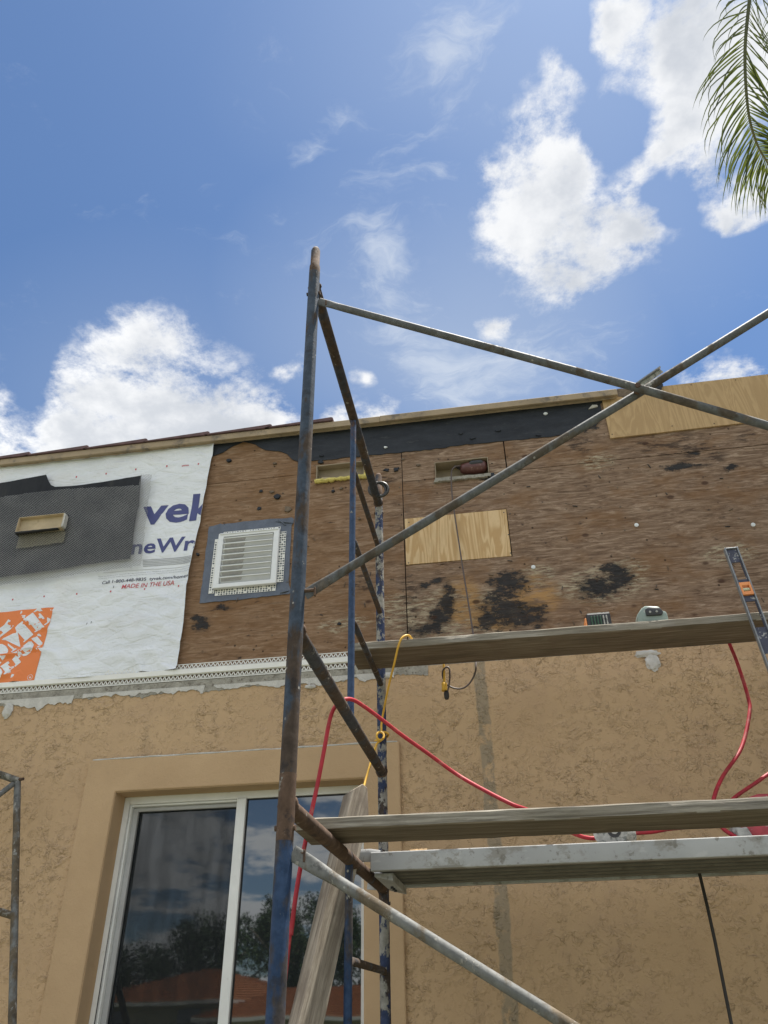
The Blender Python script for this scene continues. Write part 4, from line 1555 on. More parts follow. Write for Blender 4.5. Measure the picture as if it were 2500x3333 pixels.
# ================================================================== GABLE VENT
vTL, vTR, vBL, vBR = (709, 1739), (910, 1717), (693, 1917), (897, 1895)
YV = YP - .034
vx0 = (W(*vTL, YV).x + W(*vBL, YV).x) / 2
vx1 = (W(*vTR, YV).x + W(*vBR, YV).x) / 2
vz1 = (W(*vTL, YV).z + W(*vTR, YV).z) / 2
vz0 = (W(*vBL, YV).z + W(*vBR, YV).z) / 2
vent = thing('louvered_vent', 'square white louvered wall vent flashed with grey tape', 'vent', ((vx0 + vx1) / 2, YP, vz0))


def k6(x, y, Y=YP - .004):
    return wz(640 + x * .2049, 1650 + y * .2049, Y)


tape = [k6(190, 320), k6(380, 265), k6(400, 275), k6(1000, 205), k6(1330, 180), k6(1510, 170), k6(1545, 190), k6(1530, 260), k6(1505, 290), k6(1460, 1220), k6(1500, 1340), k6(1460, 1380), k6(700, 1465), k6(50, 1530), k6(100, 1120)]
MB().prism(ragged(tape, .0025, .03, 2), YP - .004, YP - .0003).build('flashing_tape', 'flashing_tape', vent)
# curled tape folds
for (a, b) in [((1250, 230), (1540, 260)), ((1320, 1370), (1480, 1330)), ((1300, 200), (1420, 300))]:
    p, q = Vector(k6(*a)), Vector(k6(*b))
    pts = [(p.lerp(q, t).x, YP - .006 - .003 * math.sin(t * 3.1), p.lerp(q, t).y) for t in (0, .25, .5, .75, 1)]
    MB().tube(pts, [.001, .004, .005, .004, .001], 8).build('tape_fold', 'flashing_tape', vent, smooth=60)


# perforated flanges: round holes cut as real openings
def perforated(x0, x1, z0, z1, y, name):
    bm = bmesh.new()
    pitch_ = .0160
    nx, nz = max(1, round((x1 - x0) / pitch_)), max(1, round((z1 - z0) / pitch_))
    px_, pz_ = (x1 - x0) / nx, (z1 - z0) / nz
    for i in range(nx):
        for j in range(nz):
            cx, cz = x0 + (i + .5) * px_, z0 + (j + .5) * pz_
            rr = (.0062, .0046)[(i + j) % 2] if (i * 7 + j * 3) % 11 else 0
            sq = [(cx - px_ / 2, cz - pz_ / 2), (cx, cz - pz_ / 2), (cx + px_ / 2, cz - pz_ / 2), (cx + px_ / 2, cz), (cx + px_ / 2, cz + pz_ / 2), (cx, cz + pz_ / 2), (cx - px_ / 2, cz + pz_ / 2), (cx - px_ / 2, cz)]
            o = [bm.verts.new((a, y, b)) for a, b in sq]
            if not rr:
                bm.faces.new(o)
                continue
            ins = [bm.verts.new((cx + rr * math.cos(w), y, cz + rr * math.sin(w))) for w in [rad(-135 + 45 * k) for k in range(8)]]
            for k in range(8):
                bm.faces.new((o[k], o[(k + 1) % 8], ins[(k + 1) % 8], ins[k]))
    bmesh.ops.remove_doubles(bm, verts=bm.verts, dist=1e-5)
    bmesh.ops.solidify(bm, geom=bm.faces[:], thickness=.0012)
    return finish(bm, name, 'white_vinyl', vent)


fw = .036
yfl = YP - .0075
perforated(vx0 + .02, vx1 - .002, vz1 - .004, vz1 + .026, yfl, 'perforated_flange')
perforated(vx0 + .01, vx1 - .006, vz0 - fw, vz0 + .004, yfl, 'perforated_flange')
perforated(vx0 - .030, vx0 + .004, vz0 - .018, vz1 - .02, yfl, 'perforated_flange')
perforated(vx1 - .004, vx1 + fw, vz0 + .018, vz1 - .012, yfl, 'perforated_flange')
bw = .034
fm = MB()
fm.panel(vx0, vx1, vz0, vz1, YV, YP - .009 - YV, [(vx0 + bw, vx1 - bw, vz0 + bw * .8, vz1 - bw * .75)])
fm.build('vent_frame', 'vent_white', vent, bevel=.004)
rm_ = MB()
rm_.box(vx0 + .008, vx1 - .008, YV - .006, YV + .002, vz1 - .010, vz1 - .002)
rm_.build('drip_lip', 'vent_white', vent, bevel=.002)
ix0, ix1, iz0, iz1 = vx0 + bw + .0005, vx1 - bw - .0005, vz0 + bw * .8, vz1 - bw * .75
MB().box(ix0, ix1, YP - .0105, YP - .0092, iz0, iz1).build('insect_mesh', 'vent_mesh', vent)
nl = 8
dz = (iz1 - iz0 - .012) / nl
for i in range(nl):
    zb_ = iz0 + i * dz + .002
    # sloping blade: thin lip at the bottom front, rises to the back
    zl = zb_ + dz * .92
    sec = [(YV + .002, zl), (YV + .0045, zl + .004), (YP - .0125, zl - dz * .86 + .004), (YP - .0115, zl - dz * .90)]
    m = MB()
    vs = [(ix0 + .002, y, z) for y, z in sec] + [(ix1 - .002, y, z) for y, z in sec]
    m.add(vs, [(0, 1, 2, 3), (7, 6, 5, 4), (0, 4, 5, 1), (1, 5, 6, 2), (2, 6, 7, 3), (3, 7, 4, 0)])
    m.build('louver', 'vent_shaded', vent, bevel=.0008)
    MB().tube([(ix0 + .003, YV + .001, zl + .002), (ix1 - .003, YV + .001, zl + .002)], .0042, 8).build('louver_lip', 'vent_white', vent, smooth=60)
    # slotted grille in the left half of the gap below each blade
    zq, yq = zl - .004, YV + .0035
    yq2, zq2 = yq + .0075, zq - .014
    sl_ = MB().add([(ix0 + .012, yq - .0012, zq), (ix0 + .012, yq2 - .0012, zq2), (ix0 + .130, yq2 - .0012, zq2), (ix0 + .138, yq - .0012, zq),
                    (ix0 + .012, yq + .001, zq), (ix0 + .012, yq2 + .001, zq2), (ix0 + .130, yq2 + .001, zq2), (ix0 + .138, yq + .001, zq)],
                   [(0, 1, 2, 3), (7, 6, 5, 4), (0, 4, 5, 1), (1, 5, 6, 2), (2, 6, 7, 3), (3, 7, 4, 0)])
    sl_.build('slot_grille', 'vent_mesh', vent)

# ================================================================== SCAFFOLD
XF = -.545
YA, YI, YK = 1.94, 2.75, 3.50
RT, RS = .0215, .0135


def scaffold_frame(z_top, label, first=True, mats=None, ring=False):
    """ladder frame, 1.52 m deep and 1.93 m high; z_top = centre of its top bar"""
    zb = z_top - 1.905
    ml = mats
    t = thing('scaffold_frame', label, 'scaffold', (XF, (YA + YK) / 2, zb), 'scaffold frames')

    def leg(y, material, pin, tilt=0):
        MB().tube([(XF, y, zb), (XF, y, zb + .6), (XF, y, z_top + .06)], RT, 20).build('leg', material, t, smooth=50)
        if pin:
            pts = [(XF, y, z_top + .0605), (XF, y, z_top + .07), (XF, y, z_top + .10), (XF, y, z_top + .105), (XF, y, z_top + .195), (XF, y, z_top + .21), (XF, y, z_top + .216)]
            MB().tube(pts, [RT, RT * .98, RT * .97, RT * .84, RT * .84, RT * .6, RT * .15], 18).build('coupling_pin', ml['pin'], t, smooth=50)
    leg(YA, ml['front'], first)
    leg(YK, ml['back'], first)
    MB().tube([(XF, YA + RT * .6, z_top), (XF, YK - RT * .6, z_top)], RT, 18).build('bearer_bar', ml['top'], t, smooth=50)
    zm = z_top - 1.455
    MB().tube([(XF, YA + RT * .6, zm), (XF, YK - RT * .6, zm)], RT * .98, 18).build('cross_bar', ml['mid'], t, smooth=50)
    MB().tube([(XF, YI, zm + .018), (XF, YI, z_top - .018)], RS, 14).build('ladder_upright', ml['inner'], t, smooth=50)
    for k, dz_ in enumerate((.295, .66, 1.04)):
        z = z_top - dz_
        MB().tube([(XF, YI + .005, z - .012), (XF, YI + .05, z), (XF, YK - .05, z), (XF, YK - .005, z - .006)], RS * .98, 12).build('rung', ml['rung'], t, smooth=50)
    # weld beads where the bars meet the legs
    for (z, rr) in ((z_top, RT), (zm, RT)):
        for (y, sg) in ((YA, 1), (YK, -1)):
            ring_ = [(XF + (rr + .002) * math.cos(a), y + sg * (RT * .93 + .004 * abs(math.cos(a)) ** 2 * -1), z + (rr + .002) * math.sin(a)) for a in [2 * math.pi * i / 16 for i in range(17)]]
            MB().tube(ring_, [.0032 + .0012 * ((i * 7) % 3) for i in range(17)], 6, caps=False).build('weld_bead', 'rusty_bar', t, smooth=60)
    # brace locks: short studs with a drop latch on both legs
    for y in ((YA,) if first else (YA, YK)):
        for zs in (z_top - .115, z_top - 1.335):
            s_ = MB()
            s_.tube([(XF + RT * .8, y, zs), (XF + .054, y, zs)], .006, 10)
            s_.build('brace_stud', 'rusty_bar', t, smooth=50)
            q = MB()
            q.obox((XF + .052, y - .002, zs - .006), (.003, 0, 0), (0, .006, 0), (0, 0, .014))
            q.build('drop_latch', 'rusty_bar', t, bevel=.002)
    # weld rivets near the coupling holes
    for y in (YA, YK):
        for sx in (-1, 1):
            MB().disc((XF + sx * RT * .9, y, z_top - .055), .007, (sx, 0, 0), .007, 10).build('lock_rivet', 'rusty_bar', t, smooth=50)
    return t


up = scaffold_frame(3.925, 'upper blue scaffold frame rising above the roof edge, rusty and spattered', True,
                    dict(front='slate_paint', back='navy_spattered', top='dark_bar', mid='dark_bar', inner='upright_paint', rung='dark_bar', pin='rusty_bar'))
lo = scaffold_frame(1.995, 'lower blue scaffold frame in front of the window, carrying the work planks', False,
                    dict(front='blue_paint', back='navy_spattered', top='rusty_bar', mid='dark_bar', inner='blue_paint', rung='dark_bar', pin='rusty_bar'))
# rusty sleeve where the upper legs sit on the lower ones
for y in (YA, YK):
    MB().tube([(XF, y, 1.995 - .085), (XF, y, 1.995 + .075)], RT * 1.012, 20).build('leg_collar', 'rusty_bar', up, smooth=50)
BAY = 2.15
copy_tree(up, (BAY, 0, 0), 'upper scaffold frame at the far end of the planks, past the right side')
copy_tree(lo, (BAY, 0, 0), 'lower scaffold frame at the far end of the planks, past the right side')
for k in (0, 1):
    o = [c for c in scene.objects if c.name.startswith('scaffold_frame')]
# base plates under the lower legs
for x in (XF, XF + BAY):
    for y in (YA, YK):
        b = MB()
        b.box(x - .07, x + .07, y - .07, y + .07, 0.004, .014)
        b.tube([(x, y, .012), (x, y, .092)], .018, 14)
        tag(b.build('base_plate', 'rusty_bar', smooth=40), {0: 'steel foot plate under the front scaffold leg', 1: 'steel foot plate under the rear scaffold leg by the window'}[int(y > 3)] + (' at the far bay end' if x > 0 else ''), 'foot plate', 'scaffold foot plates')


def brace(name, label, y, z_hi, z_lo, material, seg_first=True):
    t = thing(name, label, 'scaffold brace', (XF + BAY / 2, y, z_lo), 'scaffold cross braces')
    x0, x1 = XF + .040, XF + BAY - .034
    for k, (za, zb, dy) in enumerate(((z_hi, z_lo, -.016), (z_lo, z_hi, .012))):
        a, b = Vector((x0, y + dy * .2, za)), Vector((x1, y + dy * .2, zb))
        d = (b - a).normalized()
        mid = (a + b) / 2 + Vector((0, dy, 0))
        pts = [a - d * .022, a + d * .02, a + d * .055, a + d * .10, a.lerp(mid, .5), mid, mid.lerp(b, .5), b - d * .10, b - d * .055, b - d * .02, b + d * .022]
        fl = [(1.35, .22), (1.35, .22), (1.25, .4), (1, 1), (1, 1), (1, 1), (1, 1), (1, 1), (1.25, .4), (1.35, .22), (1.35, .22)]
        # flattened ends lie in the plane of the posts' studs
        MB().tube(pts, .0134, 16, flat=fl).build('brace_tube', material, t, smooth=50)
    MB().disc(((x0 + x1) / 2, y - .034, (z_hi + z_lo) / 2), .009, (0, 1, 0), .06, 10).build('pivot_rivet', 'rusty_bar', t, smooth=40)
    return t


brace('cross_brace', 'galvanised cross brace against the sky above the roof edge', YA, 3.810, 2.590, 'galvanised')
brace('cross_brace', 'cement stained cross brace running down from the front leg below the planks', YA, 1.872, .655, 'cement_galvanised')
brace('cross_brace', 'dirty rear cross brace close to the stucco wall under the planks', YK, 1.885, .665, 'cement_galvanised')

# ring hanging on the top bar by the rear leg
rc_ = W(1231, 1594, YK - .10)
pts = []
m = MB()
for (dx, tilt) in ((-.004, .25), (.010, .05)):
    ring = [(rc_.x + dx + .045 * math.cos(a) * 1.0, rc_.y + .045 * math.cos(a) * tilt, rc_.z + .047 * math.sin(a)) for a in [2 * math.pi * i / 28 for i in range(29)]]
    m.tube(ring, .0075, 10, caps=False)
tag(m.build('steel_ring', 'steel_ring', smooth=60), 'dark steel ring hung on the scaffold bar at the rear post', 'ring')

# another frame leaning at the far left
c_top = W(57, 2541, 3.66)
c_bot = W(40, 3325, 3.42)
dirl = (c_bot - c_top).normalized()
foot = c_top + dirl * ((c_top.z - .02) / -dirl.z)
lf = thing('scaffold_frame', 'bare galvanised scaffold frame leaning beside the window at the left', 'scaffold', foot, 'scaffold frames')
MB().tube([c_top, foot], .0165, 16).build('leg', 'cement_galvanised', lf, smooth=50)
tl = W(-330, 2405, 3.30)
off = tl - c_top
MB().tube([c_top, c_top + off], .0175, 16).build('bearer_bar', 'cement_galvanised', lf, smooth=50)
MB().tube([c_top + off, foot + off], .0165, 16).build('leg', 'cement_galvanised', lf, smooth=50)
r1 = W(46, 2983, 3.52)
r1 = c_top + dirl * ((c_top.z - r1.z) / -dirl.z)
MB().tube([r1, r1 + off], .0155, 14).build('cross_bar', 'cement_galvanised', lf, smooth=50)
dg0 = c_top + dirl * .03 + off * .04
D1 = (r1 - c_top).length
MB().tube([dg0, c_top + dirl * D1 + off * min(.95, .04 + .51 / .39 * (D1 - .03))], .0135, 12).build('diagonal_strut', 'cement_galvanised', lf, smooth=50)
MB().disc(c_top + Vector((.012, -.006, .004)), .008, (1, -.2, 0), .026, 10).build('brace_stud', 'rusty_bar', lf, smooth=50)


# ================================================================== PLANKS
def plank(name, label, x0, x1, y0, y1, z0, z1, seed, material='weathered_wood', cat='plank'):
    r = random.Random(seed)
    bm = bmesh.new()
    nseg = 40
    rings = []
    for i in range(nseg + 1):
        t = i / nseg
        x = x0 + (x1 - x0) * t
        sag = -.004 * math.sin(math.pi * t)
        w = lambda k: .0016 * mnoise.noise(Vector((x * 4.0, k, seed)))
        j = lambda k: r.uniform(-.0010, .0010) + w(k)
        e = 0 if 0 < i < nseg else r.uniform(-.004, .004)
        c = .0035
        sec = [(y0 + c, z0), (y1 - c, z0), (y1, z0 + c), (y1, z1 - c), (y1 - c, z1), (y0 + c, z1), (y0, z1 - c), (y0, z0 + c)]
        rings.append([bm.verts.new((x + e + (r.uniform(-.006, .006) if i in (0, nseg) else 0), y + j(k), z + sag + j(k + 9))) for k, (y, z) in enumerate(sec)])
    for a, b in zip(rings, rings[1:]):
        for k in range(8):
            bm.faces.new((a[k], a[(k + 1) % 8], b[(k + 1) % 8], b[k]))
    bm.faces.new(rings[0][::-1])
    bm.faces.new(rings[-1])
    bmesh.ops.recalc_face_normals(bm, faces=bm.faces)
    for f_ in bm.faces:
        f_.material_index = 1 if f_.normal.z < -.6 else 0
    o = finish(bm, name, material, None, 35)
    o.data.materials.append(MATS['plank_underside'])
    return tag(o, label, cat, 'scaffold planks')


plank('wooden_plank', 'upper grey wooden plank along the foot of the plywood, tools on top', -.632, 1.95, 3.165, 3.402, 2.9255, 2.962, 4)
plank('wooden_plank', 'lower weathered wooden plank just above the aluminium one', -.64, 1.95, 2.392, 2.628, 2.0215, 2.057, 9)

# aluminium plank with hooks and ribbed underside
AX0, AX1, AY0, AY1, AZ0, AZ1 = -.505, 1.585, 2.935, 3.405, 1.982, 2.044
alu = thing('aluminium_plank', 'aluminium scaffold plank with ribbed underside, smeared with cement', 'plank', ((AX0 + AX1) / 2, (AY0 + AY1) / 2, AZ0), 'scaffold planks')
MB().box(AX0, AX1, AY0, AY0 + .028, AZ0, AZ1).build('edge_rail', 'aluminium_deck', alu, bevel=.003)
MB().box(AX0, AX1, AY1 - .028, AY1, AZ0, AZ1).build('edge_rail', 'aluminium_deck', alu, bevel=.003)
MB().box(AX0, AX1, AY0 + .0285, AY1 - .0285, AZ1 - .014, AZ1 - .002).build('deck', 'dirty_aluminium', alu)
for k in range(5):
    y = AY0 + .06 + k * .082
    MB().box(AX0 + .02, AX1 - .02, y, y + .030, AZ0 + .006, AZ1 - .0145).build('stiffening_rib', 'dirty_aluminium', alu, bevel=.004)
for y in (AY0 + .0, AY1 - .05):
    # hook over the bar
    pts = [(AX0 + .03, y + .025, AZ1 - .012), (AX0 - .005, y + .025, AZ1 - .006), (AX0 - .04, y + .025, AZ1 - .006), (AX0 - .064, y + .025, AZ1 - .022), (AX0 - .069, y + .025, AZ0 - .004)]
    m = MB().tube(pts, .011, 10, flat=[(2.0, .4)] * 5)
    m.build('hook', 'aluminium_deck', alu, smooth=50)
ep = MB()
ep.prism([(AX0 + .008, AZ0 - .014), (AX0 + .075, AZ0 - .030), (AX0 + .075, AZ0 - .002), (AX0 + .008, AZ0 - .002)], AY0 + .04, AY1 - .06)
ep.build('end_bracket', 'aluminium_deck', alu, bevel=.003)
for k in range(3):
    MB().disc((AX0 + .045, AY0 + .22 + k * .045, AZ0 - .0235), .006, (0, 0, -1), .008, 10).build('rivet', 'tool_black', alu)
# a printed maker's plate worn off the rail
MB().box(AX0 + .20, AX0 + .33, AY0 - .0012, AY0 + .002, AZ0 + .008, AZ1 - .010).build('worn_sticker', 'worn_label', alu)

# ---- leaning board
bb, bt = Vector((-.668, 2.725, 1.54)), Vector((-.548, 2.905, 2.225))
bd = (bt - bb).normalized()
b0 = bb - bd * (bb.z - .02) / bd.z
side = Vector((1, .80, 0))
side = (side - bd * side.dot(bd)).normalized()
nor = bd.cross(side).normalized()
hw, ht = .041, .041
L = (bt - b0).length
m = MB()
prof = [(-hw, 0), (hw, 0), (hw, L - .055), (hw * .35, L + .035), (-hw * .2, L + .042), (-hw, L + .005)]
vs = [b0 + side * u + bd * v - nor * ht for u, v in prof] + [b0 + side * u + bd * v + nor * ht for u, v in prof]
nP = len(prof)
m.add(vs, [tuple(range(nP)), tuple(range(2 * nP - 1, nP - 1, -1))] + [(i, i + nP, (i + 1) % nP + nP, (i + 1) % nP) for i in range(nP)])
tag(m.build('leaning_board', 'weathered_board', bevel=.003), 'weathered grey board with a pointed end leaning up inside the scaffold', 'board')

# ================================================================== HOSES AND CORDS
def zA(x, y):
    return (800 + x * .3617, 2400 + y * .3617)


def z3(x, y):
    return (900 + x * .3617, 1950 + y * .3617)


def z6(x, y):
    return (1600 + x * .5425, 2200 + y * .5425)


def path_px(lst):
    return [W(x, y, Y) for (x, y), Y in lst]


# point on the cross bar where the hose goes over
zbar = 3.925 - 1.455 + RT + .008
top_h = WZ(*z3(622, 902), zbar)
yh = top_h.y
hose = [(zA(375, 1950), yh - .02), (zA(405, 1780), yh - .02), (zA(440, 1500), yh - .02), (zA(475, 1270), yh - .01), (zA(525, 1000), yh), (zA(590, 680), yh), (zA(650, 400), yh), (z3(430, 1350), yh), (z3(470, 1130), yh), (z3(505, 1010), yh), (z3(550, 945), yh)]
pts = path_px(hose)
d0 = (pts[0] - pts[1]).normalized()
pts = [Vector((pts[0].x - .10, yh - .1, .02)), Vector((pts[0].x - .06, yh - .05, .7))] + pts
pts += [top_h]
more = [(z3(700, 912), yh + .05), (z3(800, 975), yh + .10), (z3(930, 1070), yh + .16), (z3(1130, 1225), yh + .24), (z3(1350, 1380), yh + .30), (z3(1659, 1600), yh + .36), (z6(100, 760), 2.86), (z6(240, 815), 2.90)]
pts += path_px(more)
pts += [WZ(1850, 2700, AZ1 + .012) if False else W(1900, 2725, 3.02), W(2010, 2716, 3.05), W(2043, 2713, 3.06), W(2120, 2708, 3.08), W(2186, 2697, 3.12), W(2280, 2690, 3.22)]
hr = .0074
pts = spline(pts, 6)
tag(MB().tube(pts, hr, 10).build('air_hose', 'red_rubber', smooth=60), 'long red air hose looped over the scaffold bar and down to the planks', 'hose')
hb = [W(2300, 2015, 3.36), W(2350, 2050, 3.42), W(2385, 2120, 3.46), W(2411, 2190, 3.47), W(2435, 2270, 3.46), W(2440, 2320, 3.44), W(2414, 2433, 3.38), W(2354, 2525, 3.30), W(2326, 2590, 3.24), W(2322, 2640, 3.20), W(2349, 2691, 3.16), W(2381, 2716, 3.13), W(2420, 2735, 3.10)]
hb[0].z = 2.972
hb[1].z = max(hb[1].z, 2.968)
tag(MB().tube(spline(hb, 6), hr * 1.05, 10).build('air_hose', 'red_rubber', smooth=60), 'red air hose hanging from the upper plank down to the red saw', 'hose')
hc = [W(2560, 2480, 3.36), W(2500, 2520, 3.34), W(2455, 2552, 3.30), W(2410, 2582, 3.26), W(2375, 2612, 3.22), W(2350, 2650, 3.20)]
hc = [Vector((1.72, 3.30, 2.973)), Vector((1.70, 3.38, 2.968)), Vector((1.66, 3.45, 2.90)), Vector((1.60, 3.45, 2.72)), W(2700, 2390, 3.40), W(2620, 2440, 3.38)] + hc
tag(MB().tube(spline(hc, 6), hr, 10).build('air_hose', 'red_rubber', smooth=60), 'short red hose coming in from the right above the red saw', 'hose')

# yellow cord
zk = [(z3(1700, 330), 3.33), (z3(1420, 345), 3.30), (z3(1255, 344), 3.24), (z3(1190, 328), 3.17), (z3(1130, 350), 3.145), (z3(1095, 430), 3.15), (z3(1060, 580), 3.20), (z3(1020, 740), 3.28), (z3(985, 900), 3.36), (z3(958, 1040), 3.44), (z3(945, 1130), 3.462), (z3(945, 1190), 3.464)]
pts = path_px(zk)
for q in pts[:3]:
    q.z = 2.970
pts[3].z = max(pts[3].z, 2.974)
# knot: one turn round the rear post
kc = W(*z3(935, 1235), YK)
for i in range(15):
    a = -math.pi / 2 + 2 * math.pi * i / 14 * 1.0
    pts.append(Vector((XF + .030 * math.cos(a), YK + .030 * math.sin(a), kc.z - .002 + .014 * math.sin(a * .5 + 2) - .001 * i)))
tag_pts = [(z3(905, 1300), 3.462), (z3(870, 1400), 3.44), (z3(840, 1500), 3.42), (z3(805, 1620), 3.40), (z3(768, 1760), 3.36), (z3(745, 1870), 3.33), (z3(715, 1990), 3.30)]
pts += path_px(tag_pts)
yc = thing('yellow_cord', 'thin yellow cord tied round the rear scaffold post below the plank', 'cord', pts[-1])
MB().tube(spline(pts, 5), .0050, 8).build('cord', 'yellow_cord', yc, smooth=60)
lp = [W(*z3(935 + 33 * math.cos(a), 1232 + 36 * math.sin(a)), 3.452 + .006 * math.sin(a * 1.5)) for a in [2 * math.pi * i / 18 for i in range(21)]]
MB().tube(lp, .0052, 8).build('knot_loop', 'yellow_cord', yc, smooth=60)


# cord of the tool in the pocket
def k8(x, y):
    return (1350 + x * .3842, 1450 + y * .3842)


pts = path_px([(k8(385, 172), 3.80), (k8(345, 180), 3.775), (k8(318, 205), 3.765), (k8(310, 260), 3.765), (k8(315, 400), 3.765), (k8(335, 560), 3.77), (k8(365, 760), 3.77), (k8(398, 980), 3.76), (k8(430, 1180), 3.73), (k8(460, 1370), 3.67), (k8(493, 1585), 3.56), (k8(512, 1740), 3.47), (k8(519, 1870), 3.42),
               (k8(505, 1945), 3.42), (k8(460, 2020), 3.42), (k8(400, 2058), 3.42), (k8(330, 2055), 3.42), (k8(270, 2020), 3.42), (k8(238, 1960), 3.42), (k8(240, 1905), 3.42), (k8(268, 1878), 3.42), (k8(292, 1890), 3.418), (k8(297, 1960), 3.415), (k8(288, 2040), 3.415), (k8(270, 2105), 3.413)])
ec = thing('tool_cord', 'dark power cord hanging from the pocket tool to a plug under the plank', 'cord', pts[-1])
MB().tube(spline(pts, 5), .0042, 8).build('cord', 'brown_cord', ec, smooth=60)
a, b = W(*k8(268, 2085), 3.413), W(*k8(272, 2150), 3.413)
MB().tube([a, a.lerp(b, .3), a.lerp(b, .8), b], [.010, .0125, .011, .008], 12).build('plug', 'black_rubber', ec, smooth=50)
a2 = W(*k8(247, 1885), 3.425)
b2 = W(*k8(252, 2085), 3.413)
ye = thing('extension_cord', 'yellow extension cord end hanging under the plank, joined to the dark plug', 'cord', b2)
MB().tube([a2 + Vector((0, 0, .06)), a2, a2.lerp(b2, .5), a2.lerp(b2, .62)], [.005, .005, .0055, .006], 10).build('cord', 'yellow_cord', ye, smooth=50)
MB().tube([a2.lerp(b2, .58), a2.lerp(b2, .66), a2.lerp(b2, .8), a2.lerp(b2, .97)], [.006, .013, .012, .0135], 12).build('socket', 'yellow_cord', ye, smooth=50)

# black rope under the aluminium plank
ra = W(2275, 2835, 3.36)
rb = W(2394, 3380, 3.36)
dr = (rb - ra).normalized()
pts = [ra + Vector((0, 0, .02))] + [ra + dr * t + Vector((.003 * math.sin(t * 9), 0, 0)) for t in [i * .12 for i in range(0, 17)] if (ra + dr * t).z > .01]
tag(MB().tube(pts, .0062, 8).build('black_rope', 'black_rubber', smooth=60), 'taut black rope hanging from the aluminium plank', 'rope')

# ================================================================== TOOLS
# red tool lying in the beam pocket
ta, tb = W(*k8(385, 215), YP - .004), W(*k8(615, 200), YP - .004)
pt = thing('pocket_tool', 'maroon corded power tool stuffed into the beam pocket', 'power tool', (ta + tb) / 2)
cz = PC[3] - .045
prof = [(0.0, .014), (.03, .022), (.09, .029), (.25, .034), (.5, .038), (.75, .039), (.92, .034), (1.0, .022)]
x0, x1 = ta.x, min(tb.x, PC[1] - .012)
MB().tube([(x0 + (x1 - x0) * t, YP + .028, cz) for t, _ in prof], [r_ for _, r_ in prof], 16, flat=[(1.15, 1)] * len(prof)).build('tool_body', 'tool_maroon', pt, smooth=50)
MB().tube([(x0 + (x1 - x0) * t, YP + .004, cz + .014) for t in (.35, .45, .8, .88)], [.010, .020, .020, .010], 12).build('grip_pad', 'tool_black', pt, smooth=50)
MB().tube([(x0 + .004, YP + .028, cz), (x0 - .014, YP + .012, cz + .004), (x0 - .030, YP - .010, cz + .0)], [.009, .008, .005], 10).build('cord_boot', 'black_rubber', pt, smooth=50)
MB().tube([(x0 + .052, YP - .0005, cz + .006), (x0 + .075, YP - .003, cz + .001), (x0 + .098, YP - .001, cz + .003)], .0035, 6).build('switch_mark', 'pocket_board', pt, smooth=50)

# green and black battery pack on the upper plank
zp = 2.962
c = W(1945, 2010, 3.235)
bp = thing('battery_pack', 'black battery pack with green ribs standing on the upper plank', 'battery', (c.x, 3.24, zp - .0045))
MB().box(c.x - .052, c.x + .052, 3.20, 3.28, zp - .0045, zp + .068).build('battery_case', 'tool_black', bp, bevel=.006)
for k in range(6):
    x = c.x - .035 + k * .013
    MB().box(x, x + .006, 3.193, 3.204, zp + .008, zp + .052).build('cooling_rib', 'tool_green' if k < 4 else 'dusty_grey', bp, bevel=.001)
MB().box(c.x - .060, c.x - .0525, 3.205, 3.275, zp - .004, zp + .05).build('release_latch', 'level_orange', bp, bevel=.002)
MB().box(c.x - .045, c.x + .05, 3.21, 3.27, zp + .0685, zp + .074).build('slide_rail', 'dusty_grey', bp, bevel=.002)

# mint coloured tape measure / laser with dark face
c = W(2118, 1992, 3.20)
tm = thing('laser_measure', 'mint green measuring tool with dark face on the upper plank', 'measuring tool', (c.x, 3.22, zp - .0045))
bm = bmesh.new()
prof = [(-.066, 0), (.066, 0), (.064, .048), (.050, .054), (.036, .076), (-.020, .083), (-.036, .074), (-.060, .046)]
MB().prism([(c.x + x, zp - .0045 + z) for x, z in prof], 3.185, 3.262).build('tool_case', 'tool_mint', tm, bevel=.008, smooth=40)
fp_ = [(-.030, .030), (.036, .028), (.044, .044), (.034, .064), (-.014, .070), (-.030, .061)]
MB().prism([(c.x + .004 + x, zp - .004 + z) for x, z in fp_], 3.176, 3.186).build('dark_face', 'tool_black', tm, bevel=.004, smooth=40)
for dx in (-.008, .020):
    MB().disc((c.x + dx, 3.172, zp + .041), .005, (0, 1, 0), .005, 12).build('screw', 'dusty_grey', tm, smooth=40)

# spirit level leaning on the upper plank
l_top = W(2378, 1786, 3.135)
l_dir_px = W(2500, 2112, 3.085)
ld = (l_dir_px - l_top).normalized()
ll = 1.0
# ends on the aluminium deck
ll = (l_top.z - (AZ1 + .002)) / -ld.z
l_bot = l_top + ld * ll
lev = thing('spirit_level', 'long grey spirit level with orange vial leaning on the plank at right', 'level', l_bot)
wv = Vector((1, 0, 0))
wv = (wv - ld * wv.dot(ld)).normalized()
nv = ld.cross(wv).normalized()
if nv.y > 0:
    nv = -nv
hw = .029


def lbox(name, u0, u1, s0, s1, th, material, parent=lev, bevel=.0015):
    """u across, s along from the top, th thickness"""
    c = l_top + wv * ((u0 + u1) / 2) + ld * ((s0 + s1) / 2)
    return MB().obox(c, wv * ((u1 - u0) / 2), nv * (th / 2), ld * ((s1 - s0) / 2)).build(name, material, parent, bevel=bevel)


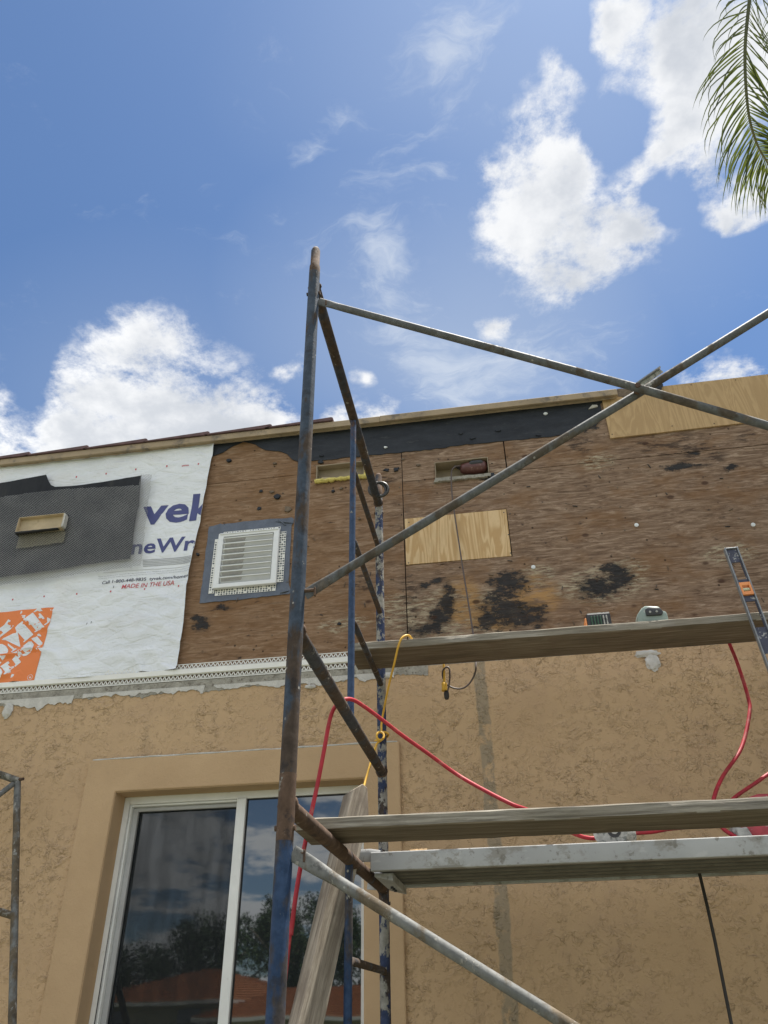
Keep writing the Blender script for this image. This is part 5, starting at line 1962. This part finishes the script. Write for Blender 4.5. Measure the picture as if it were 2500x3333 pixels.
lbox('edge_rail', -hw, -hw + .006, 0, ll, .024, 'level_alu')
lbox('edge_rail', hw - .006, hw, 0, ll, .024, 'level_alu')
lbox('end_cap', -hw + .0062, hw - .0062, 0, .006, .022, 'level_alu')
iw = hw - .0063
slots = [(.006, .075, True), (.075, .165, False), (.165, .185, True), (.185, .247, 'v'), (.247, .275, True), (.275, .40, False), (.40, .52, True), (.52, .66, False), (.66, .72, True), (.72, .83, False), (.83, ll, True)]
for (s0, s1, kind_) in slots:
    if kind_ is True:
        lbox('web', -iw, iw, s0, s1, .006, 'level_web', bevel=.001)
    elif kind_ == 'v':
        # orange vial holder: frame with a window
        for (u0, u1, a0, a1) in ((-iw, -iw + .008, s0, s1), (iw - .008, iw, s0, s1), (-iw + .008, iw - .008, s0, s0 + .016), (-iw + .008, iw - .008, s1 - .016, s1)):
            lbox('vial_holder', u0, u1, a0, a1, .026, 'level_orange', bevel=.001)
        c = l_top + ld * ((s0 + s1) / 2)
        MB().tube([c - wv * .014, c + wv * .014], .008, 12).build('vial', 'vial_glass', lev, smooth=50)
    else:
        lbox('web_rim', -iw, -iw + .004, s0, s1, .006, 'level_web', bevel=0)
        lbox('web_rim', iw - .004, iw, s0, s1, .006, 'level_web', bevel=0)

# grinder with its guard disc on the aluminium plank
c = W(1992, 2728, 3.02)
gz = AZ1 + .034
gr_ = thing('angle_grinder', 'dusty grey grinder with round disc lying on the aluminium plank', 'grinder', (c.x, 3.05, AZ1))
MB().disc((c.x - .006, 2.995, gz + .012), .060, (.25, 1, .1), .006, 32).build('disc', 'dusty_grey', gr_, smooth=40)
MB().disc((c.x + .008, 2.989, gz + .012), .024, (.25, 1, .1), .012, 20).build('flange', 'tool_black', gr_, smooth=40)
MB().disc((c.x + .008, 2.984, gz + .012), .013, (.25, 1, .1), .006, 16).build('nut', 'dusty_grey', gr_, smooth=40)
gp_ = [(c.x + .022, 3.004, gz + .008), (c.x + .05, 3.03, gz + .006), (c.x + .06, 3.07, gz + .002), (c.x + .063, 3.14, gz - .004), (c.x + .065, 3.22, gz - .004)]
MB().tube(gp_, [.030, .040, .033, .027, .022], 14).build('motor_body', 'dusty_grey', gr_, smooth=50)

# red saw at the right
c = W(2470, 2650, 3.16)
sw = thing('red_saw', 'dusty red hand held saw on the aluminium plank at right', 'saw', (c.x, 3.18, AZ1))
sz = AZ1 + .002
prof = [(-.115, .05), (-.095, .098), (-.05, .126), (.02, .140), (.10, .142), (.17, .125), (.19, .06), (.18, .0), (-.10, .0)]
MB().prism([(c.x + x, sz + z) for x, z in prof], 3.13, 3.20).build('blade_guard', 'dusty_grey', sw, bevel=.010, smooth=40)
prof = [(-.085, .012), (-.085, .07), (-.045, .108), (.03, .118), (.10, .10), (.12, .02)]
MB().prism([(c.x + x, sz + z) for x, z in prof], 3.105, 3.13).build('red_cover', 'tool_red', sw, bevel=.008, smooth=40)
MB().prism([(c.x - .105 + x, sz + z) for x, z in ((0, .0), (.055, .0), (.035, .055), (-.005, .05))], 3.09, 3.128).build('guide_shoe', 'dusty_grey', sw, bevel=.006)
MB().tube([(c.x - .10, 3.17, sz + .10), (c.x - .06, 3.17, sz + .145), (c.x + .02, 3.17, sz + .166), (c.x + .11, 3.17, sz + .164), (c.x + .18, 3.17, sz + .13)], [.012, .014, .015, .015, .012], 12).build('handle', 'tool_red', sw, smooth=50)
MB().disc((c.x + .06, 3.085, sz + .05), .034, (0, 1, 0), .022, 20).build('motor_cap', 'tool_black', sw, smooth=40)
# wood chips swept up on the decks
for i, (px, py) in enumerate([(1345, 2778), (1362, 2772), (1376, 2776)]):
    c = W(px, py, 2.97)
    MB_ = MB().obox((c.x, 2.975, AZ1 + .006), (.014, .004, .002), (-.003, .01, 0), (0, .001, .003))
    tag(MB_.build('wood_chip', 'fresh_plywood_dull', bevel=.001), ('leftmost', 'middle', 'rightmost')[i] + ' of three wood chips on the left end of the aluminium plank', 'wood chip', 'chips on the aluminium plank')

# ================================================================== PALM TREE
pc = Vector((3.35, 2.55, 9.05))
palm = thing('palm_tree', 'palm tree whose drooping frond hangs in from the upper right', 'palm tree', (3.6, 2.4, 0))
tp_ = [(3.6 + .0, 2.4, 0), (3.62, 2.42, 2.0), (3.58, 2.46, 4.5), (3.48, 2.5, 7.0), (pc.x, pc.y, 8.9)]
tpts = spline(tp_, 8)
MB().tube(tpts, [.19 - .07 * i / len(tpts) + .006 * (i % 2) for i in range(len(tpts))], 18).build('trunk', 'leaf_trunk', palm, smooth=60)


def frond(ctrl, seed, lmax, nl=64, droop=.55, spread=1.0):
    r = random.Random(seed)
    P = spline(ctrl, 14)
    rach = MB().tube(P, [.020 * (1 - .93 * i / len(P)) + .0015 for i in range(len(P))], 8).build('rachis', 'rachis_brown', palm, smooth=60)
    m = MB()
    N = len(P)
    for k in range(nl):
        t = .10 + .90 * k / nl
        fi = t * (N - 1)
        i = min(N - 2, int(fi))
        c = P[i].lerp(P[i + 1], fi - i)
        tan = (P[min(N - 1, i + 2)] - P[max(0, i - 1)]).normalized()
        sd = tan.cross(Vector((0, 0, 1)))
        if sd.length < .15:
            sd = Vector((1, 0.2, 0))
        sd = (sd - tan * sd.dot(tan)).normalized()
        upv = sd.cross(tan).normalized()
        for s_ in (-1, 1):
            for rep in range(1):
                L_ = lmax * (math.sin(math.pi * min(1, .18 + t * .80)) ** .6) * r.uniform(.75, 1.08)
                wd = .0066 * r.uniform(.75, 1.15)
                d = (sd * s_ * spread * r.uniform(.85, 1.1) + tan * r.uniform(.45, .95) + upv * r.uniform(-.35, .45)).normalized()
                p_ = c.copy()
                pts_ = []
                ns = 7
                kink = r.random() < .22
                ks = r.randint(2, 4)
                for q in range(ns + 1):
                    pts_.append(p_.copy())
                    g_ = droop * (.25 + q / ns * 1.3)
                    if kink and q >= ks:
                        g_ *= 3.2
                    d = (d + Vector((r.uniform(-.05, .05), r.uniform(-.05, .05), -g_ * .26))).normalized()
                    p_ = p_ + d * (L_ / ns)
                ls, rs = [], []
                for q, pp in enumerate(pts_):
                    tt = (pts_[min(ns, q + 1)] - pts_[max(0, q - 1)]).normalized()
                    wv_ = tt.cross(upv)
                    if wv_.length < .1:
                        wv_ = tt.cross(sd)
                    wv_ = (wv_.normalized() + Vector((r.uniform(-.2, .2), r.uniform(-.2, .2), 0))).normalized()
                    ww = wd * (1 - (q / ns) ** 2.2) * (.45 if q == 0 else 1)
                    ls.append(pp - wv_ * ww)
                    rs.append(pp + wv_ * ww)
                m.add(ls + rs, [(q, q + 1, q + 2 + ns, q + 1 + ns) for q in range(ns)])
    return m.build('frond', 'palm_leaf', palm, fix=False, smooth=70)


vis = [pc, WD(2560, -520, 6.3), WD(2475, -260, 6.15), WD(2440, 0, 6.0), WD(2425, 180, 5.95), WD(2436, 362, 5.95), WD(2465, 470, 6.0), WD(2505, 540, 6.05), WD(2560, 640, 6.1)]
frond(vis, 3, .74, 118, .98, .85)
for k in range(9):
    a = -1.6 + k * .62
    L_ = 2.1
    if abs(((a - math.atan2(vis[4].y - pc.y, vis[4].x - pc.x)) + math.pi) % (2 * math.pi) - math.pi) < .55:
        continue
    d = Vector((math.cos(a), math.sin(a), 0))
    # keep the rest of the crown to the right of the picture
    e = random.Random(k).uniform(-.5, .4)
    if d.x < -.2:
        continue
    frond([pc, pc + d * .7 + Vector((0, 0, .65 + e * .3)), pc + d * 1.4 + Vector((0, 0, .75 + e)), pc + d * 2.0 + Vector((0, 0, .2 + e)), pc + d * 2.35 + Vector((0, 0, -.55 + e))], 40 + k, .55, 34, .6)

# ================================================================== WHAT THE WINDOW MIRRORS
nb = thing('neighbour_house', 'house with orange tiled hip roof mirrored in the window panes', 'house', (-13, -42, 0))


def hip_roof(x0, x1, y0, y1, ze, zr, inset, name='roof'):
    m = MB()
    ymid = (y0 + y1) / 2
    A, B, C_, D_ = Vector((x0, y1, ze)), Vector((x1, y1, ze)), Vector((x1, y0, ze)), Vector((x0, y0, ze))
    R0, R1 = Vector((x0 + inset, ymid, zr)), Vector((x1 - inset, ymid, zr))
    n_ = 15

    def courses(a, b, ra, rb_):
        for k in range(n_):
            t0, t1 = k / n_, (k + 1) / n_
            p0, p1 = a.lerp(ra, t0), b.lerp(rb_, t0)
            q0, q1 = a.lerp(ra, t1), b.lerp(rb_, t1)
            l = Vector((0, 0, .07))
            m.add([p0 + l, p1 + l, q1, q0, p0, p1], [(0, 1, 2, 3), (4, 5, 1, 0)])
    courses(B, A, R1, R0)
    courses(C_, B, R1, R1)
    courses(A, D_, R0, R0)
    courses(D_, C_, R0, R1)
    return m.build(name, 'terracotta', nb, fix=False)


hip_roof(-24, -11.2, -46, -36, 2.35, 3.95, 6.2)
hip_roof(-15.5, -4.0, -40, -33, 1.62, 2.85, 3.6)
MB().box(-23.4, -11.8, -45.4, -36.6, -.1, 2.34).build('wall', 'neighbour_wall', nb)
MB().box(-14.9, -4.6, -39.4, -33.6, -.1, 1.61).build('wall', 'neighbour_wall', nb)
MB().box(-24, -11.2, -36.02, -35.9, 2.2, 2.36).build('eave_trim', 'neighbour_trim', nb)
MB().box(-15.5, -4.0, -33.02, -32.9, 1.48, 1.63).build('eave_trim', 'neighbour_trim', nb)
for x in (-21, -17, -13):
    MB().box(x - .6, x + .6, -36.62, -36.55, .9, 2.0).build('window', 'reflective_glass', nb)


def tree(name, label, x, y, h, w, seed):
    r = random.Random(seed)
    t = thing(name, label, 'tree', (x, y, 0), 'trees mirrored in the window')
    m = MB()
    m.tube(spline([(x, y, 0), (x + .1, y, h * .25), (x - .1, y + .1, h * .5), (x, y, h * .75)], 5), [.34, .33, .32, .3, .29, .27, .25, .24, .22, .2, .18, .16, .14, .12, .10, .08], 10)
    for k in range(6):
        a = k * 1.1 + r.uniform(-.3, .3)
        m.tube([(x, y, h * (.32 + .05 * k)), (x + math.cos(a) * w * .3, y + math.sin(a) * w * .3, h * (.5 + .05 * k)), (x + math.cos(a) * w * .45, y + math.sin(a) * w * .45, h * (.62 + .04 * k))], [.14, .08, .04], 7)
    m.build('trunk', 'leaf_trunk', t, smooth=50)
    cm = MB()
    clumps = []
    for k in range(34):
        u = r.uniform(-1, 1)
        a = r.uniform(0, 6.28)
        rr = math.sqrt(1 - u * u) * r.uniform(.45, 1.0)
        clumps.append((Vector((x + math.cos(a) * rr * w * .5, y + math.sin(a) * rr * w * .5, h * (.60 + .36 * u * r.uniform(.6, 1)))), r.uniform(.16, .28) * w * .55))
    for c_, rad_ in clumps:
        for k in range(330):
            d = Vector((r.gauss(0, 1), r.gauss(0, 1), r.gauss(0, 1))).normalized() * rad_ * r.uniform(.5, 1.1)
            p = c_ + d
            a = Vector((r.uniform(-1, 1), r.uniform(-1, 1), r.uniform(-1, 1))).normalized()
            b = a.cross(Vector((r.uniform(-1, 1), r.uniform(-1, 1), r.uniform(-1, 1)))).normalized()
            s = r.uniform(.07, .15)
            cm.add([p - a * s, p + b * s * .6, p + a * s, p - b * s * .6], [(0, 1, 2, 3)])
    cm.build('crown', 'tree_leaf', t, fix=False)


for (nm, lab, x, y, h, w, sd) in [
    ('broadleaf_tree', 'tall broadleaf tree mirrored in the right window pane', -15.5, -52, 9.4, 8.0, 1),
    ('broadleaf_tree', 'broad tree mirrored behind the orange roof ridge', -21.5, -54, 8.2, 9.0, 2),
    ('broadleaf_tree', 'low dark tree mirrored at the left of the panes', -29, -55, 6.4, 9.0, 3),
    ('broadleaf_tree', 'tree mirrored near the right window jamb', -10.5, -53, 8.6, 7.5, 4),
    ('broadleaf_tree', 'far tree mirrored left of the mirrored roof', -36, -58, 6.0, 9.0, 5),
    ('broadleaf_tree', 'tree hidden mostly behind the leaning board reflection', -5, -54, 7.5, 8.0, 6),
]:
    tree(nm, lab, x, y, h, w, sd)
